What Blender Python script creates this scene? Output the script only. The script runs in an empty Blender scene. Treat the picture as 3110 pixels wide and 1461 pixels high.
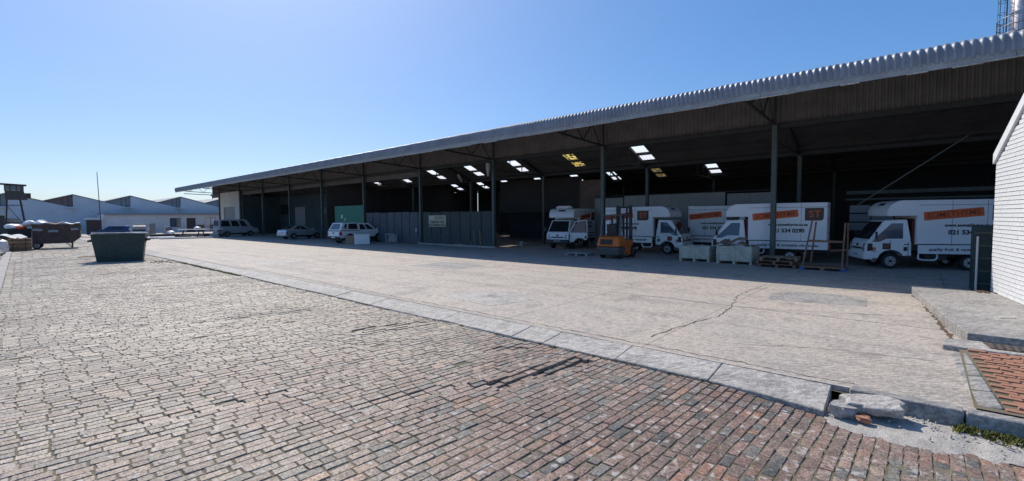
import bpy, math, random
from mathutils import Vector, Matrix
import numpy as np
R = math.radians
SC = bpy.context.scene
COL = SC.collection
rnd = random.Random(7)

# ------------------------------------------------------------------ camera
CAM_H = 2.2
AX = Vector((0.74587111, 0.66603996, -0.00818833))      # camera right in world
AY = Vector((-0.02844829, 0.04413518, 0.99862044))      # camera up
AZ = Vector((0.66548251, -0.7446092, 0.05186685))       # camera back
cd = bpy.data.cameras.new('camera')
cam = bpy.data.objects.new('camera', cd); COL.objects.link(cam)
M = Matrix.Identity(4)
for i in range(3):
    M[i][0] = AX[i]; M[i][1] = AY[i]; M[i][2] = AZ[i]
M[0][3], M[1][3], M[2][3] = 0, 0, CAM_H
cam.matrix_world = M
cd.sensor_width = 36; cd.sensor_fit = 'HORIZONTAL'; cd.lens = 36 * 1391.866 / 3110
cd.clip_start = 0.05; cd.clip_end = 5000
SC.camera = cam

# ------------------------------------------------------------------ sky and sun
SUN = Vector((-0.660, 0.215, 0.722)).normalized()        # towards the sun
elev = math.asin(SUN.z)
w = bpy.data.worlds.new('World'); SC.world = w; w.use_nodes = True
nt = w.node_tree; nt.nodes.clear()
sky = nt.nodes.new('ShaderNodeTexSky'); sky.sky_type = 'NISHITA'; sky.sun_disc = False
sky.sun_elevation = elev; sky.sun_rotation = math.atan2(SUN.x, SUN.y)
sky.air_density = 0.85; sky.dust_density = 1.05; sky.ozone_density = 4.0; sky.altitude = 0
bg = nt.nodes.new('ShaderNodeBackground'); bg.inputs[1].default_value = 0.12
out = nt.nodes.new('ShaderNodeOutputWorld')
gm = nt.nodes.new('ShaderNodeGamma'); gm.inputs['Gamma'].default_value = 0.62
hs = nt.nodes.new('ShaderNodeHueSaturation'); hs.inputs['Saturation'].default_value = 1.55; hs.inputs['Value'].default_value = 1.9
nt.links.new(sky.outputs[0], gm.inputs[0]); nt.links.new(gm.outputs[0], hs.inputs['Color']); tn = nt.nodes.new('ShaderNodeVectorMath'); tn.operation = 'MULTIPLY'; tn.inputs[1].default_value = (0.90, 1.03, 1.20)
nt.links.new(hs.outputs[0], tn.inputs[0]); nt.links.new(tn.outputs[0], bg.inputs[0]); nt.links.new(bg.outputs[0], out.inputs[0])
sd = bpy.data.lights.new('sun', 'SUN'); sd.energy = 4.6; sd.angle = R(0.53); sd.color = (1.0, 0.93, 0.82)
sun = bpy.data.objects.new('sun', sd); COL.objects.link(sun)
sun.rotation_euler = SUN.to_track_quat('Z', 'Y').to_euler(); sun.location = (-40, 20, 60)
vs = SC.view_settings; vs.view_transform = 'Standard'; vs.look = 'None'; vs.gamma = 1; vs.exposure = 0.0
vs.use_curve_mapping = False
SC.cycles.diffuse_bounces = 3; SC.cycles.max_bounces = 8

# ------------------------------------------------------------------ materials
MATS = {}
def mat(name, col, rough=0.7, metal=0.0, var=0.0, scale=4.0, col2=None, bump=0.0, bscale=40.0, speck=0.0, sscale=60.0,
        speccol=(0.05, 0.05, 0.05), spec=0.5, trans=0.0, alpha=1.0, coord='Object', stretch=None):
    if name in MATS: return MATS[name]
    m = bpy.data.materials.new(name); m.use_nodes = True
    n = m.node_tree.nodes; l = m.node_tree.links
    b = n['Principled BSDF']
    b.inputs['Roughness'].default_value = rough; b.inputs['Metallic'].default_value = metal
    b.inputs['Specular IOR Level'].default_value = spec
    c = (*col, 1)
    tc = n.new('ShaderNodeTexCoord'); vec = tc.outputs[coord]
    if stretch:
        mp = n.new('ShaderNodeMapping'); mp.inputs['Scale'].default_value = stretch
        l.new(vec, mp.inputs[0]); vec = mp.outputs[0]
    sock = None
    if var > 0 or col2:
        c2 = (*(col2 or tuple(x * (1 - var) for x in col)), 1)
        no = n.new('ShaderNodeTexNoise'); no.inputs['Scale'].default_value = scale
        no.inputs['Detail'].default_value = 8; no.inputs['Roughness'].default_value = 0.65
        l.new(vec, no.inputs['Vector'])
        rp = n.new('ShaderNodeValToRGB'); rp.color_ramp.elements[0].position = 0.36; rp.color_ramp.elements[1].position = 0.66
        rp.color_ramp.elements[0].color = c2; rp.color_ramp.elements[1].color = c
        l.new(no.outputs['Fac'], rp.inputs[0]); sock = rp.outputs[0]
    if speck > 0:
        ns = n.new('ShaderNodeTexNoise'); ns.inputs['Scale'].default_value = sscale; ns.inputs['Detail'].default_value = 5
        ns.inputs['Roughness'].default_value = 0.7
        l.new(vec, ns.inputs['Vector'])
        r2 = n.new('ShaderNodeValToRGB'); r2.color_ramp.elements[0].position = 0.55; r2.color_ramp.elements[1].position = 0.68
        r2.color_ramp.elements[0].color = (0, 0, 0, 1); r2.color_ramp.elements[1].color = (speck, speck, speck, 1)
        l.new(ns.outputs['Fac'], r2.inputs[0])
        mx = n.new('ShaderNodeMix'); mx.data_type = 'RGBA'
        l.new(r2.outputs[0], mx.inputs['Factor'])
        if sock: l.new(sock, mx.inputs[6])
        else: mx.inputs[6].default_value = c
        mx.inputs[7].default_value = (*speccol, 1); sock = mx.outputs[2]
    if sock: l.new(sock, b.inputs['Base Color'])
    else: b.inputs['Base Color'].default_value = c
    if bump > 0:
        nb = n.new('ShaderNodeTexNoise'); nb.inputs['Scale'].default_value = bscale; nb.inputs['Detail'].default_value = 6
        l.new(vec, nb.inputs['Vector'])
        bp = n.new('ShaderNodeBump'); bp.inputs['Strength'].default_value = bump; bp.inputs['Distance'].default_value = 0.02
        l.new(nb.outputs['Fac'], bp.inputs['Height']); l.new(bp.outputs[0], b.inputs['Normal'])
    if trans: b.inputs['Transmission Weight'].default_value = trans
    if alpha < 1: b.inputs['Alpha'].default_value = alpha
    MATS[name] = m
    return m

def sett_material(name, source):
    """weathered paving bricks: colour picked per brick, mottled by noise"""
    m = bpy.data.materials.new(name); m.use_nodes = True
    n = m.node_tree.nodes; l = m.node_tree.links; b = n['Principled BSDF']
    if source == 'object':
        oi = n.new('ShaderNodeObjectInfo'); f = oi.outputs['Random']
    else:
        at = n.new('ShaderNodeAttribute'); at.attribute_name = 'pick'; f = at.outputs['Fac']
    rp = n.new('ShaderNodeValToRGB'); cr = rp.color_ramp; cr.interpolation = 'LINEAR'
    pal = [(0.0, (.135, .135, .132)), (.10, (.165, .155, .148)), (.18, (.250, .180, .155)), (.45, (.290, .195, .165)),
           (.62, (.275, .170, .140)), (.80, (.300, .225, .190)), (.93, (.340, .195, .145)), (1.0, (.400, .215, .145))]
    while len(cr.elements) < len(pal): cr.elements.new(0.5)
    for e, (p, c) in zip(cr.elements, pal): e.position = p; e.color = (*c, 1)
    l.new(f, rp.inputs[0])
    geo = n.new('ShaderNodeNewGeometry')
    # large patches of paler, dustier bricks
    n0 = n.new('ShaderNodeTexNoise'); n0.inputs['Scale'].default_value = 0.35; n0.inputs['Detail'].default_value = 3
    l.new(geo.outputs['Position'], n0.inputs['Vector'])
    r0 = n.new('ShaderNodeMapRange'); r0.inputs[1].default_value = .42; r0.inputs[2].default_value = .62; r0.inputs[4].default_value = .25
    l.new(n0.outputs['Fac'], r0.inputs[0])
    # paler down the lane: sun glare painted into the brick colour, with some dust
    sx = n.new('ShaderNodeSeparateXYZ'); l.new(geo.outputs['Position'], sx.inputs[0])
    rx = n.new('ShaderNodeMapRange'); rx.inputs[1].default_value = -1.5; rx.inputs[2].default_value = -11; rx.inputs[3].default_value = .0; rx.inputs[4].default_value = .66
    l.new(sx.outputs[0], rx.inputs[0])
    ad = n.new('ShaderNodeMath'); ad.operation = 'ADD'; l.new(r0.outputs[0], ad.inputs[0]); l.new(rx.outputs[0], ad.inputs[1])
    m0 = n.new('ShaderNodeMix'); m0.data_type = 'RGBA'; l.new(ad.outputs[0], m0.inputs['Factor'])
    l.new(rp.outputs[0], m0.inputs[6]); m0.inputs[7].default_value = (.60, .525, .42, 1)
    # mottling
    n1 = n.new('ShaderNodeTexNoise'); n1.inputs['Scale'].default_value = 26; n1.inputs['Detail'].default_value = 7; n1.inputs['Roughness'].default_value = .7
    l.new(geo.outputs['Position'], n1.inputs['Vector'])
    r1 = n.new('ShaderNodeValToRGB'); r1.color_ramp.elements[0].position = .38; r1.color_ramp.elements[1].position = .62
    r1.color_ramp.elements[0].color = (.50, .49, .48, 1); r1.color_ramp.elements[1].color = (1.35, 1.32, 1.27, 1)
    l.new(n1.outputs['Fac'], r1.inputs[0])
    m1 = n.new('ShaderNodeMix'); m1.data_type = 'RGBA'; m1.blend_type = 'MULTIPLY'; m1.inputs['Factor'].default_value = .85
    mv = n.new('ShaderNodeMath'); mv.operation = 'MULTIPLY'; mv.inputs[1].default_value = 37.7; l.new(f, mv.inputs[0])
    fr = n.new('ShaderNodeMath'); fr.operation = 'FRACT'; l.new(mv.outputs[0], fr.inputs[0])
    vr = n.new('ShaderNodeMapRange'); vr.inputs[3].default_value = .66; vr.inputs[4].default_value = 1.06; l.new(fr.outputs[0], vr.inputs[0])
    mb_ = n.new('ShaderNodeVectorMath'); mb_.operation = 'SCALE'; l.new(m0.outputs[2], mb_.inputs[0]); l.new(vr.outputs[0], mb_.inputs['Scale'])
    l.new(mb_.outputs[0], m1.inputs[6]); l.new(r1.outputs[0], m1.inputs[7])
    # dark lichen specks and pale scuffs
    n2 = n.new('ShaderNodeTexNoise'); n2.inputs['Scale'].default_value = 48; n2.inputs['Detail'].default_value = 4
    l.new(geo.outputs['Position'], n2.inputs['Vector'])
    r2 = n.new('ShaderNodeValToRGB'); r2.color_ramp.elements[0].position = .53; r2.color_ramp.elements[1].position = .60
    r2.color_ramp.elements[0].color = (0, 0, 0, 1); r2.color_ramp.elements[1].color = (.75, .75, .75, 1)
    l.new(n2.outputs['Fac'], r2.inputs[0])
    m2 = n.new('ShaderNodeMix'); m2.data_type = 'RGBA'; l.new(r2.outputs[0], m2.inputs['Factor'])
    l.new(m1.outputs[2], m2.inputs[6]); m2.inputs[7].default_value = (.055, .055, .05, 1)
    n3 = n.new('ShaderNodeTexNoise'); n3.inputs['Scale'].default_value = 9; n3.inputs['Detail'].default_value = 5
    l.new(geo.outputs['Position'], n3.inputs['Vector'])
    r3 = n.new('ShaderNodeValToRGB'); r3.color_ramp.elements[0].position = .60; r3.color_ramp.elements[1].position = .66
    r3.color_ramp.elements[0].color = (0, 0, 0, 1); r3.color_ramp.elements[1].color = (.7, .7, .7, 1)
    l.new(n3.outputs['Fac'], r3.inputs[0])
    m3 = n.new('ShaderNodeMix'); m3.data_type = 'RGBA'; l.new(r3.outputs[0], m3.inputs['Factor'])
    l.new(m2.outputs[2], m3.inputs[6]); m3.inputs[7].default_value = (.48, .45, .42, 1)
    l.new(m3.outputs[2], b.inputs['Base Color'])
    b.inputs['Roughness'].default_value = 0.58; b.inputs['Specular IOR Level'].default_value = .3; b.inputs['Sheen Weight'].default_value = .06; b.inputs['Sheen Roughness'].default_value = .45
    nb = n.new('ShaderNodeTexNoise'); nb.inputs['Scale'].default_value = 55; nb.inputs['Detail'].default_value = 6
    l.new(geo.outputs['Position'], nb.inputs['Vector'])
    bp = n.new('ShaderNodeBump'); bp.inputs['Strength'].default_value = .55; bp.inputs['Distance'].default_value = .012
    l.new(nb.outputs['Fac'], bp.inputs['Height']); l.new(bp.outputs[0], b.inputs['Normal'])
    return m

def concrete_material(name, base, alt, dark):
    m = bpy.data.materials.new(name); m.use_nodes = True
    n = m.node_tree.nodes; l = m.node_tree.links; b = n['Principled BSDF']
    geo = n.new('ShaderNodeNewGeometry'); P = geo.outputs['Position']
    def noise(s, d=5, r=.6):
        x = n.new('ShaderNodeTexNoise'); x.inputs['Scale'].default_value = s; x.inputs['Detail'].default_value = d
        x.inputs['Roughness'].default_value = r; l.new(P, x.inputs['Vector']); return x.outputs['Fac']
    def ramp(f, p0, p1, c0, c1):
        x = n.new('ShaderNodeValToRGB'); x.color_ramp.elements[0].position = p0; x.color_ramp.elements[1].position = p1
        x.color_ramp.elements[0].color = (*c0, 1); x.color_ramp.elements[1].color = (*c1, 1); l.new(f, x.inputs[0]); return x.outputs[0]
    def mix(f, a, c, bt='MIX'):
        x = n.new('ShaderNodeMix'); x.data_type = 'RGBA'; x.blend_type = bt
        if isinstance(f, float): x.inputs['Factor'].default_value = f
        else: l.new(f, x.inputs['Factor'])
        for s, v in ((6, a), (7, c)):
            if isinstance(v, tuple): x.inputs[s].default_value = (*v, 1)
            else: l.new(v, x.inputs[s])
        return x.outputs[2]
    c = ramp(noise(.45, 6, .65), .38, .62, base, alt)
    st = ramp(noise(1.3, 8, .7), .49, .62, (0, 0, 0), (.7, .7, .7)); c = mix(st, c, dark)
    oi = ramp(noise(.75, 4, .6), .60, .70, (0, 0, 0), (.5, .5, .5)); c = mix(oi, c, (.09, .085, .08))
    tk = n.new('ShaderNodeMapping'); tk.inputs['Scale'].default_value = (.10, 1.6, 1); tk.inputs['Rotation'].default_value = (0, 0, .12); l.new(P, tk.inputs[0])
    tn_ = n.new('ShaderNodeTexNoise'); tn_.inputs['Scale'].default_value = 1.0; tn_.inputs['Detail'].default_value = 4; l.new(tk.outputs[0], tn_.inputs['Vector'])
    c = mix(ramp(tn_.outputs['Fac'], .52, .66, (0, 0, 0), (.5, .5, .5)), c, tuple(x * .62 for x in base))
    fine = ramp(noise(22, 8, .75), .38, .62, (.62, .62, .62), (1.22, 1.2, 1.18)); c = mix(.9, c, fine, 'MULTIPLY')
    mpn = n.new('ShaderNodeMapping'); mpn.inputs['Scale'].default_value = (1, 1, 1); mpn.inputs['Rotation'].default_value = (0, 0, -.75); l.new(P, mpn.inputs[0])
    mps = n.new('ShaderNodeMapping'); mps.inputs['Scale'].default_value = (7, 20, 14); l.new(mpn.outputs[0], mps.inputs[0])
    fl = n.new('ShaderNodeTexNoise'); fl.inputs['Scale'].default_value = 1.0; fl.inputs['Detail'].default_value = 6; fl.inputs['Roughness'].default_value = .68; l.new(mps.outputs[0], fl.inputs['Vector'])
    c = mix(ramp(fl.outputs['Fac'], .52, .60, (0, 0, 0), (.75, .75, .75)), c, tuple(x * .48 for x in base))
    c = mix(ramp(fl.outputs['Fac'], .38, .46, (.65, .65, .65), (0, 0, 0)), c, tuple(min(.62, x * 1.22) for x in alt))
    pit = ramp(noise(95, 3, .5), .60, .68, (0, 0, 0), (.55, .55, .55)); c = mix(pit, c, (.12, .115, .11))
    l.new(c, b.inputs['Base Color']); b.inputs['Roughness'].default_value = .78
    bp = n.new('ShaderNodeBump'); bp.inputs['Strength'].default_value = .8; bp.inputs['Distance'].default_value = .02
    l.new(noise(26, 8, .7), bp.inputs['Height']); l.new(bp.outputs[0], b.inputs['Normal'])
    return m

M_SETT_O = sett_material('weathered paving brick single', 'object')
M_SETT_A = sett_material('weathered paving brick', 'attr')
M_APRON = concrete_material('apron concrete', (.465, .42, .38), (.52, .45, .385), (.345, .315, .29))
M_KERBC = concrete_material('kerb concrete', (.44, .415, .385), (.52, .485, .445), (.27, .26, .245))
M_OLDC = concrete_material('old grey concrete', (.33, .32, .31), (.39, .375, .355), (.2, .195, .19))
M_JOINT = mat('mossy joint soil', (.19, .155, .11), .95, col2=(.125, .112, .062), scale=1.6, bump=.6, bscale=60)
M_SAND = mat('sandy mortar', (.50, .465, .42), .95, var=.35, scale=6, bump=.7, bscale=50, speck=.6, sscale=40, speccol=(.2, .18, .15))
M_CRACK = mat('dirt filled crack', (.05, .045, .035), .95, col2=(.08, .08, .03), scale=3)
M_EARTH = mat('bare ground', (.30, .27, .23), .95, var=.3, scale=.4, bump=.4, bscale=10)
M_REDB = mat('red paving brick', (.47, .21, .125), .85, col2=(.35, .18, .12), scale=9, speck=.6, sscale=50, speccol=(.13, .10, .08), bump=.5, bscale=50)
M_WHITEB = mat('white painted brick', (.80, .81, .83), .6, var=.14, scale=1.3, coord='Object', speck=.3, sscale=6, speccol=(.55, .54, .52), bump=.3, bscale=30)
M_WMORT = mat('grey painted mortar', (.17, .175, .19), .9)
M_GALV = mat('weathered galvanised sheet', (.27, .295, .345), .5, .15, col2=(.19, .21, .25), scale=1.4, speck=.35, sscale=9, speccol=(.13, .12, .12), bump=.1, bscale=8)
M_FASC = mat('painted fascia board', (.33, .35, .36), .6, var=.25, scale=2, speck=.4, sscale=12, speccol=(.12, .1, .09))
M_EDGE = mat('pale flaking edge', (.55, .52, .46), .8, var=.5, scale=8)
M_ROOFU = mat('brown grey roof sheet', (.115, .105, .10), .85, var=.35, scale=.8, speck=.3, sscale=3, speccol=(.06, .05, .05))
M_CLAD = mat('dusty brown corrugated cladding', (.20, .188, .18), .8, var=.3, scale=1.1, bump=.15, bscale=9)
M_STEELG = mat('grey green steel', (.085, .11, .105), .55, var=.25, scale=3)
M_STEELD = mat('dark steel', (.05, .052, .055), .6, .3, var=.2)
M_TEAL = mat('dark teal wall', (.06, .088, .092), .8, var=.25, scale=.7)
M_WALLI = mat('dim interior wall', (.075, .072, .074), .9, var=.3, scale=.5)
M_PANEL = mat('grey white insulated panel', (.38, .39, .40), .6, var=.12, scale=.8)
M_CREAM = mat('cream plaster', (.62, .60, .55), .85, var=.12, scale=.8, bump=.1)
M_WPLAST = mat('white factory plaster', (.66, .67, .70), .85, col2=(.57, .585, .61), scale=.35, speck=.25, sscale=1.2, speccol=(.38, .38, .40))
M_ROOFG = mat('grey roof sheet', (.30, .31, .33), .7, var=.2, scale=.6)
M_BROWNSH = mat('rusty brown sheet', (.27, .20, .18), .8, var=.3, scale=1.5)
M_SHUT = mat('grey roller shutter', (.30, .30, .31), .6, var=.15)
M_DARKDOOR = mat('dark brown door', (.075, .06, .058), .7, var=.2)
M_FENCEA = mat('blue grey corrugated fence', (.125, .145, .18), .55, .2, var=.25, scale=1.2)
M_FENCEB = mat('dull green corrugated fence', (.072, .09, .095), .6, .1, var=.25, scale=1.0)
M_GREEN = mat('emerald green sheet', (.012, .21, .15), .55, var=.2, scale=1.5)
M_WHITE = mat('white vehicle paint', (.84, .85, .86), .28, var=.05, scale=2.0)
M_BOXW = mat('white box panel', (.84, .85, .87), .45, var=.06, scale=1.2)
M_SILVER = mat('silver car paint', (.52, .54, .57), .28, .55)
M_BLUECAR = mat('dark blue car paint', (.03, .06, .14), .25, .2)
M_GLASS = mat('dark vehicle glass', (.02, .024, .03), .06, spec=.7)
M_GLASSL = mat('pale reflecting glass', (.075, .10, .14), .08, spec=.8)
M_RUBBER = mat('black rubber', (.022, .022, .023), .85)
M_BLACKP = mat('black plastic', (.03, .03, .032), .55)
M_RIM = mat('steel wheel', (.42, .43, .45), .4, .7)
M_LAMP = mat('headlamp lens', (.62, .64, .68), .12, spec=.8)
M_REDL = mat('red lamp lens', (.42, .02, .02), .25)
M_DARKRED = mat('dark red panel', (.10, .018, .016), .6)
M_ORANGE = mat('orange decal', (.72, .12, .028), .5)
M_BROWNL = mat('brown decal', (.075, .045, .035), .5)
M_INK = mat('dark print', (.035, .035, .04), .6)
M_INKR = mat('brown red print', (.30, .05, .012), .6)
M_FORK = mat('orange forklift paint', (.74, .19, .035), .5, var=.2, scale=3, speck=.3, sscale=12, speccol=(.16, .06, .03))
M_GREYP = mat('grey counterweight paint', (.12, .12, .125), .6, var=.2)
M_WOOD = mat('weathered pallet wood', (.33, .235, .155), .85, var=.4, scale=3, stretch=(1, 8, 8), bump=.3)
M_WOODR = mat('reddish pallet wood', (.27, .15, .10), .85, var=.35, scale=3, bump=.3)
M_CRATE = mat('grey green bin board', (.55, .56, .48), .85, col2=(.40, .41, .34), scale=3, speck=.6, sscale=7, speccol=(.09, .09, .085))
M_CARD = mat('brown cardboard', (.36, .25, .155), .85, var=.25, scale=4)
M_PAPER = mat('white paper sheet', (.72, .72, .70), .8, var=.08)
M_BLUEPL = mat('blue plastic', (.02, .09, .34), .5)
M_SKIP = mat('dark green skip paint', (.013, .045, .047), .5, col2=(.009, .03, .038), scale=1.6, speck=.45, sscale=7, speccol=(.12, .085, .055))
M_SKIPIN = mat('rusty skip inside', (.10, .075, .055), .85, var=.4)
M_RUST = mat('rusty brown steel', (.115, .072, .058), .8, col2=(.07, .05, .045), scale=2, speck=.5, sscale=5, speccol=(.22, .17, .14))
M_DKSTEEL = mat('blue black steel', (.035, .04, .05), .7, var=.3, scale=2)
M_BAG = mat('white plastic bag', (.74, .75, .77), .45, var=.08)
M_CABIN = mat('brown cabin boards', (.10, .085, .08), .8, var=.25)
M_STAINL = mat('stainless chimney', (.50, .49, .50), .33, .85, col2=(.36, .34, .35), scale=1.5)
M_IRON = mat('rusty iron grating', (.12, .085, .07), .8, var=.3, scale=10)
M_LEAF = mat('dry green leaves', (.10, .12, .04), .8, var=.4)
M_MOSS = mat('yellow green moss', (.15, .16, .03), .95, var=.5, scale=20)
M_SIGN = mat('pale yellow sign board', (.46, .44, .32), .6, var=.1)
M_DRYL = mat('dry litter', (.14, .09, .055), .95, var=.5, scale=20)

def skylight_mat(name, col, tp):
    m = bpy.data.materials.new(name); m.use_nodes = True
    n = m.node_tree.nodes; l = m.node_tree.links; n.remove(n['Principled BSDF'])
    t = n.new('ShaderNodeBsdfTranslucent'); t.inputs[0].default_value = (*col, 1)
    p = n.new('ShaderNodeBsdfTransparent'); p.inputs[0].default_value = (*col, 1)
    x = n.new('ShaderNodeMixShader'); x.inputs[0].default_value = tp
    if name.startswith('yellow'):
        geo = n.new('ShaderNodeNewGeometry'); no = n.new('ShaderNodeTexNoise'); no.inputs['Scale'].default_value = 5
        l.new(geo.outputs['Position'], no.inputs['Vector'])
        rp = n.new('ShaderNodeValToRGB'); rp.color_ramp.elements[0].position = .45; rp.color_ramp.elements[1].position = .55
        rp.color_ramp.elements[0].color = (.05, .04, .02, 1); rp.color_ramp.elements[1].color = (*col, 1)
        l.new(no.outputs['Fac'], rp.inputs[0]); l.new(rp.outputs[0], t.inputs[0]); l.new(rp.outputs[0], p.inputs[0])
    l.new(t.outputs[0], x.inputs[1]); l.new(p.outputs[0], x.inputs[2])
    l.new(x.outputs[0], n['Material Output'].inputs[0])
    return m
M_SKYL = skylight_mat('white translucent sheet', (.95, .95, .95), .35)
M_SKYY = skylight_mat('yellow old translucent sheet', (.85, .62, .16), .35)
M_SKYD = skylight_mat('yellow grimy translucent sheet', (.20, .14, .05), .3)

# ------------------------------------------------------------------ mesh builder
class MB:
    def __init__(s): s.v = []; s.f = []
    def add(s, vs, fs):
        k = len(s.v); s.v += [tuple(p) for p in vs]; s.f += [tuple(i + k for i in f) for f in fs]; return s
    def box(s, c, d, rz=0.0, rx=0.0, ry=0.0):
        hx, hy, hz = d[0] / 2, d[1] / 2, d[2] / 2
        p = [Vector((x, y, z)) for z in (-hz, hz) for y in (-hy, hy) for x in (-hx, hx)]
        if rz or rx or ry:
            m = Matrix.Rotation(rz, 3, 'Z') @ Matrix.Rotation(ry, 3, 'Y') @ Matrix.Rotation(rx, 3, 'X'); p = [m @ q for q in p]
        p = [q + Vector(c) for q in p]
        return s.add(p, [(0, 2, 3, 1), (4, 5, 7, 6), (0, 1, 5, 4), (2, 6, 7, 3), (0, 4, 6, 2), (1, 3, 7, 5)])
    def bar(s, a, b, wd, ht=None):
        """square bar between two points"""
        a, b = Vector(a), Vector(b); ht = ht or wd; d = (b - a).normalized()
        up = Vector((0, 0, 1)) if abs(d.z) < .95 else Vector((0, 1, 0))
        sx = d.cross(up).normalized() * wd / 2; sy = sx.cross(d).normalized() * ht / 2
        p = [q + i * sx + j * sy for q in (a, b) for i, j in ((-1, -1), (1, -1), (1, 1), (-1, 1))]
        return s.add(p, [(3, 2, 1, 0), (4, 5, 6, 7), (0, 1, 5, 4), (1, 2, 6, 5), (2, 3, 7, 6), (3, 0, 4, 7)])
    def cyl(s, a, b, r, n=12, r2=None, cap=True):
        a, b = Vector(a), Vector(b); r2 = r if r2 is None else r2; d = (b - a).normalized()
        up = Vector((0, 0, 1)) if abs(d.z) < .95 else Vector((0, 1, 0))
        sx = d.cross(up).normalized(); sy = sx.cross(d).normalized()
        p = []
        for q, rr in ((a, r), (b, r2)):
            for i in range(n):
                t = 2 * math.pi * i / n; p.append(q + rr * (math.cos(t) * sx + math.sin(t) * sy))
        f = [(i, (i + 1) % n, n + (i + 1) % n, n + i) for i in range(n)]
        if cap: f += [tuple(range(n - 1, -1, -1)), tuple(range(n, 2 * n))]
        return s.add(p, f)
    def tube(s, pts, r, n=8):
        for a, b in zip(pts, pts[1:]): s.cyl(a, b, r, n)
        return s
    def prism(s, prof, y0, y1, axis='y'):
        """profile of (a,b) pairs extruded; axis y: (x,z); x: (y,z); z: (x,y)"""
        n = len(prof)
        def P(a, b, t): return {'y': (a, t, b), 'x': (t, a, b), 'z': (a, b, t)}[axis]
        vs = [P(a, b, y0) for a, b in prof] + [P(a, b, y1) for a, b in prof]
        f = [(i, (i + 1) % n, n + (i + 1) % n, n + i) for i in range(n)] + [tuple(range(n - 1, -1, -1)), tuple(range(n, 2 * n))]
        return s.add(vs, f)
    def quad(s, *p): return s.add(p, [tuple(range(len(p)))])
    def hexa(s, lo, hi):
        """eight corners: four below, four above"""
        return s.add(list(lo) + list(hi), [(3, 2, 1, 0), (4, 5, 6, 7), (0, 1, 5, 4), (1, 2, 6, 5), (2, 3, 7, 6), (3, 0, 4, 7)])
    def build(s, name, m, parent=None, smooth=False, bevel=0.0, seg=2, fix=True):
        me = bpy.data.meshes.new(name); me.from_pydata(s.v, [], s.f)
        if fix:
            import bmesh
            bm = bmesh.new(); bm.from_mesh(me); bmesh.ops.recalc_face_normals(bm, faces=bm.faces); bm.to_mesh(me); bm.free()
        me.materials.append(m)
        if smooth: me.shade_smooth()
        o = bpy.data.objects.new(name, me); COL.objects.link(o)
        if parent is not None: o.parent = parent
        if bevel:
            b = o.modifiers.new('bevel', 'BEVEL'); b.width = bevel; b.segments = seg; b.limit_method = 'ANGLE'; b.angle_limit = R(35)
            if seg > 1: me.shade_smooth(); o.modifiers.new('wn', 'WEIGHTED_NORMAL').keep_sharp = True
        return o

def tag(o, label=None, cat=None, group=None, kind=None):
    if label: o['label'] = label
    if cat: o['category'] = cat
    if group: o['group'] = group
    if kind: o['kind'] = kind
    return o
def empty(name, loc=(0, 0, 0), rz=0.0, label=None, cat=None, group=None, kind=None):
    o = bpy.data.objects.new(name, None); COL.objects.link(o); o.location = loc; o.rotation_euler = (0, 0, rz)
    o.empty_display_size = .3
    return tag(o, label, cat, group, kind)
def copy_tree(o, parent=None):
    c = o.copy(); COL.objects.link(c)
    if parent is not None: c.parent = parent
    for ch in list(o.children): copy_tree(ch, c)
    return c
def text(body, size, m, parent, name='lettering', align='CENTER', bold=0.0, sx=1.0, shear=0.0):
    """flat lettering in local xy (x right, y up)"""
    cu = bpy.data.curves.new(name, 'FONT'); cu.body = body; cu.size = size; cu.align_x = align; cu.align_y = 'CENTER'
    cu.offset = bold; cu.resolution_u = 3; cu.shear = shear
    t = bpy.data.objects.new('tmp_text', cu); COL.objects.link(t)
    dg = bpy.context.evaluated_depsgraph_get(); me = bpy.data.meshes.new_from_object(t.evaluated_get(dg))
    bpy.data.objects.remove(t); bpy.data.curves.remove(cu)
    me.name = name; me.materials.clear(); me.materials.append(m)
    if sx != 1.0:
        for v in me.vertices: v.co.x *= sx
    o = bpy.data.objects.new(name, me); COL.objects.link(o); o.parent = parent
    return o
def face_frame(o, loc, right, up=(0, 0, 1), tilt=0.0):
    x = Vector(right).normalized(); u = Vector(up).normalized(); y = (u - x * u.dot(x)).normalized(); z = x.cross(y)
    m = Matrix((x, y, z)).transposed().to_4x4()
    m = m @ Matrix.Rotation(tilt, 4, 'Z'); m.translation = Vector(loc); o.matrix_local = m

# smooth value noise for uneven ground
_g = np.random.RandomState(3).rand(64, 64)
def vnoise(x, y):
    xi, yi = math.floor(x), math.floor(y); fx, fy = x - xi, y - yi
    fx = fx * fx * (3 - 2 * fx); fy = fy * fy * (3 - 2 * fy)
    g = lambda i, j: _g[i % 64, j % 64]
    return (g(xi, yi) * (1 - fx) + g(xi + 1, yi) * fx) * (1 - fy) + (g(xi, yi + 1) * (1 - fx) + g(xi + 1, yi + 1) * fx) * fy - .5

# ------------------------------------------------------------------ ground
ROAD_Z = -0.12
mb = MB(); mb.quad((-1500, -1500, -.30), (1500, -1500, -.30), (1500, 1500, -.30), (-1500, 1500, -.30))
tag(mb.build('ground', M_EARTH, fix=False), kind='structure')

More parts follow.
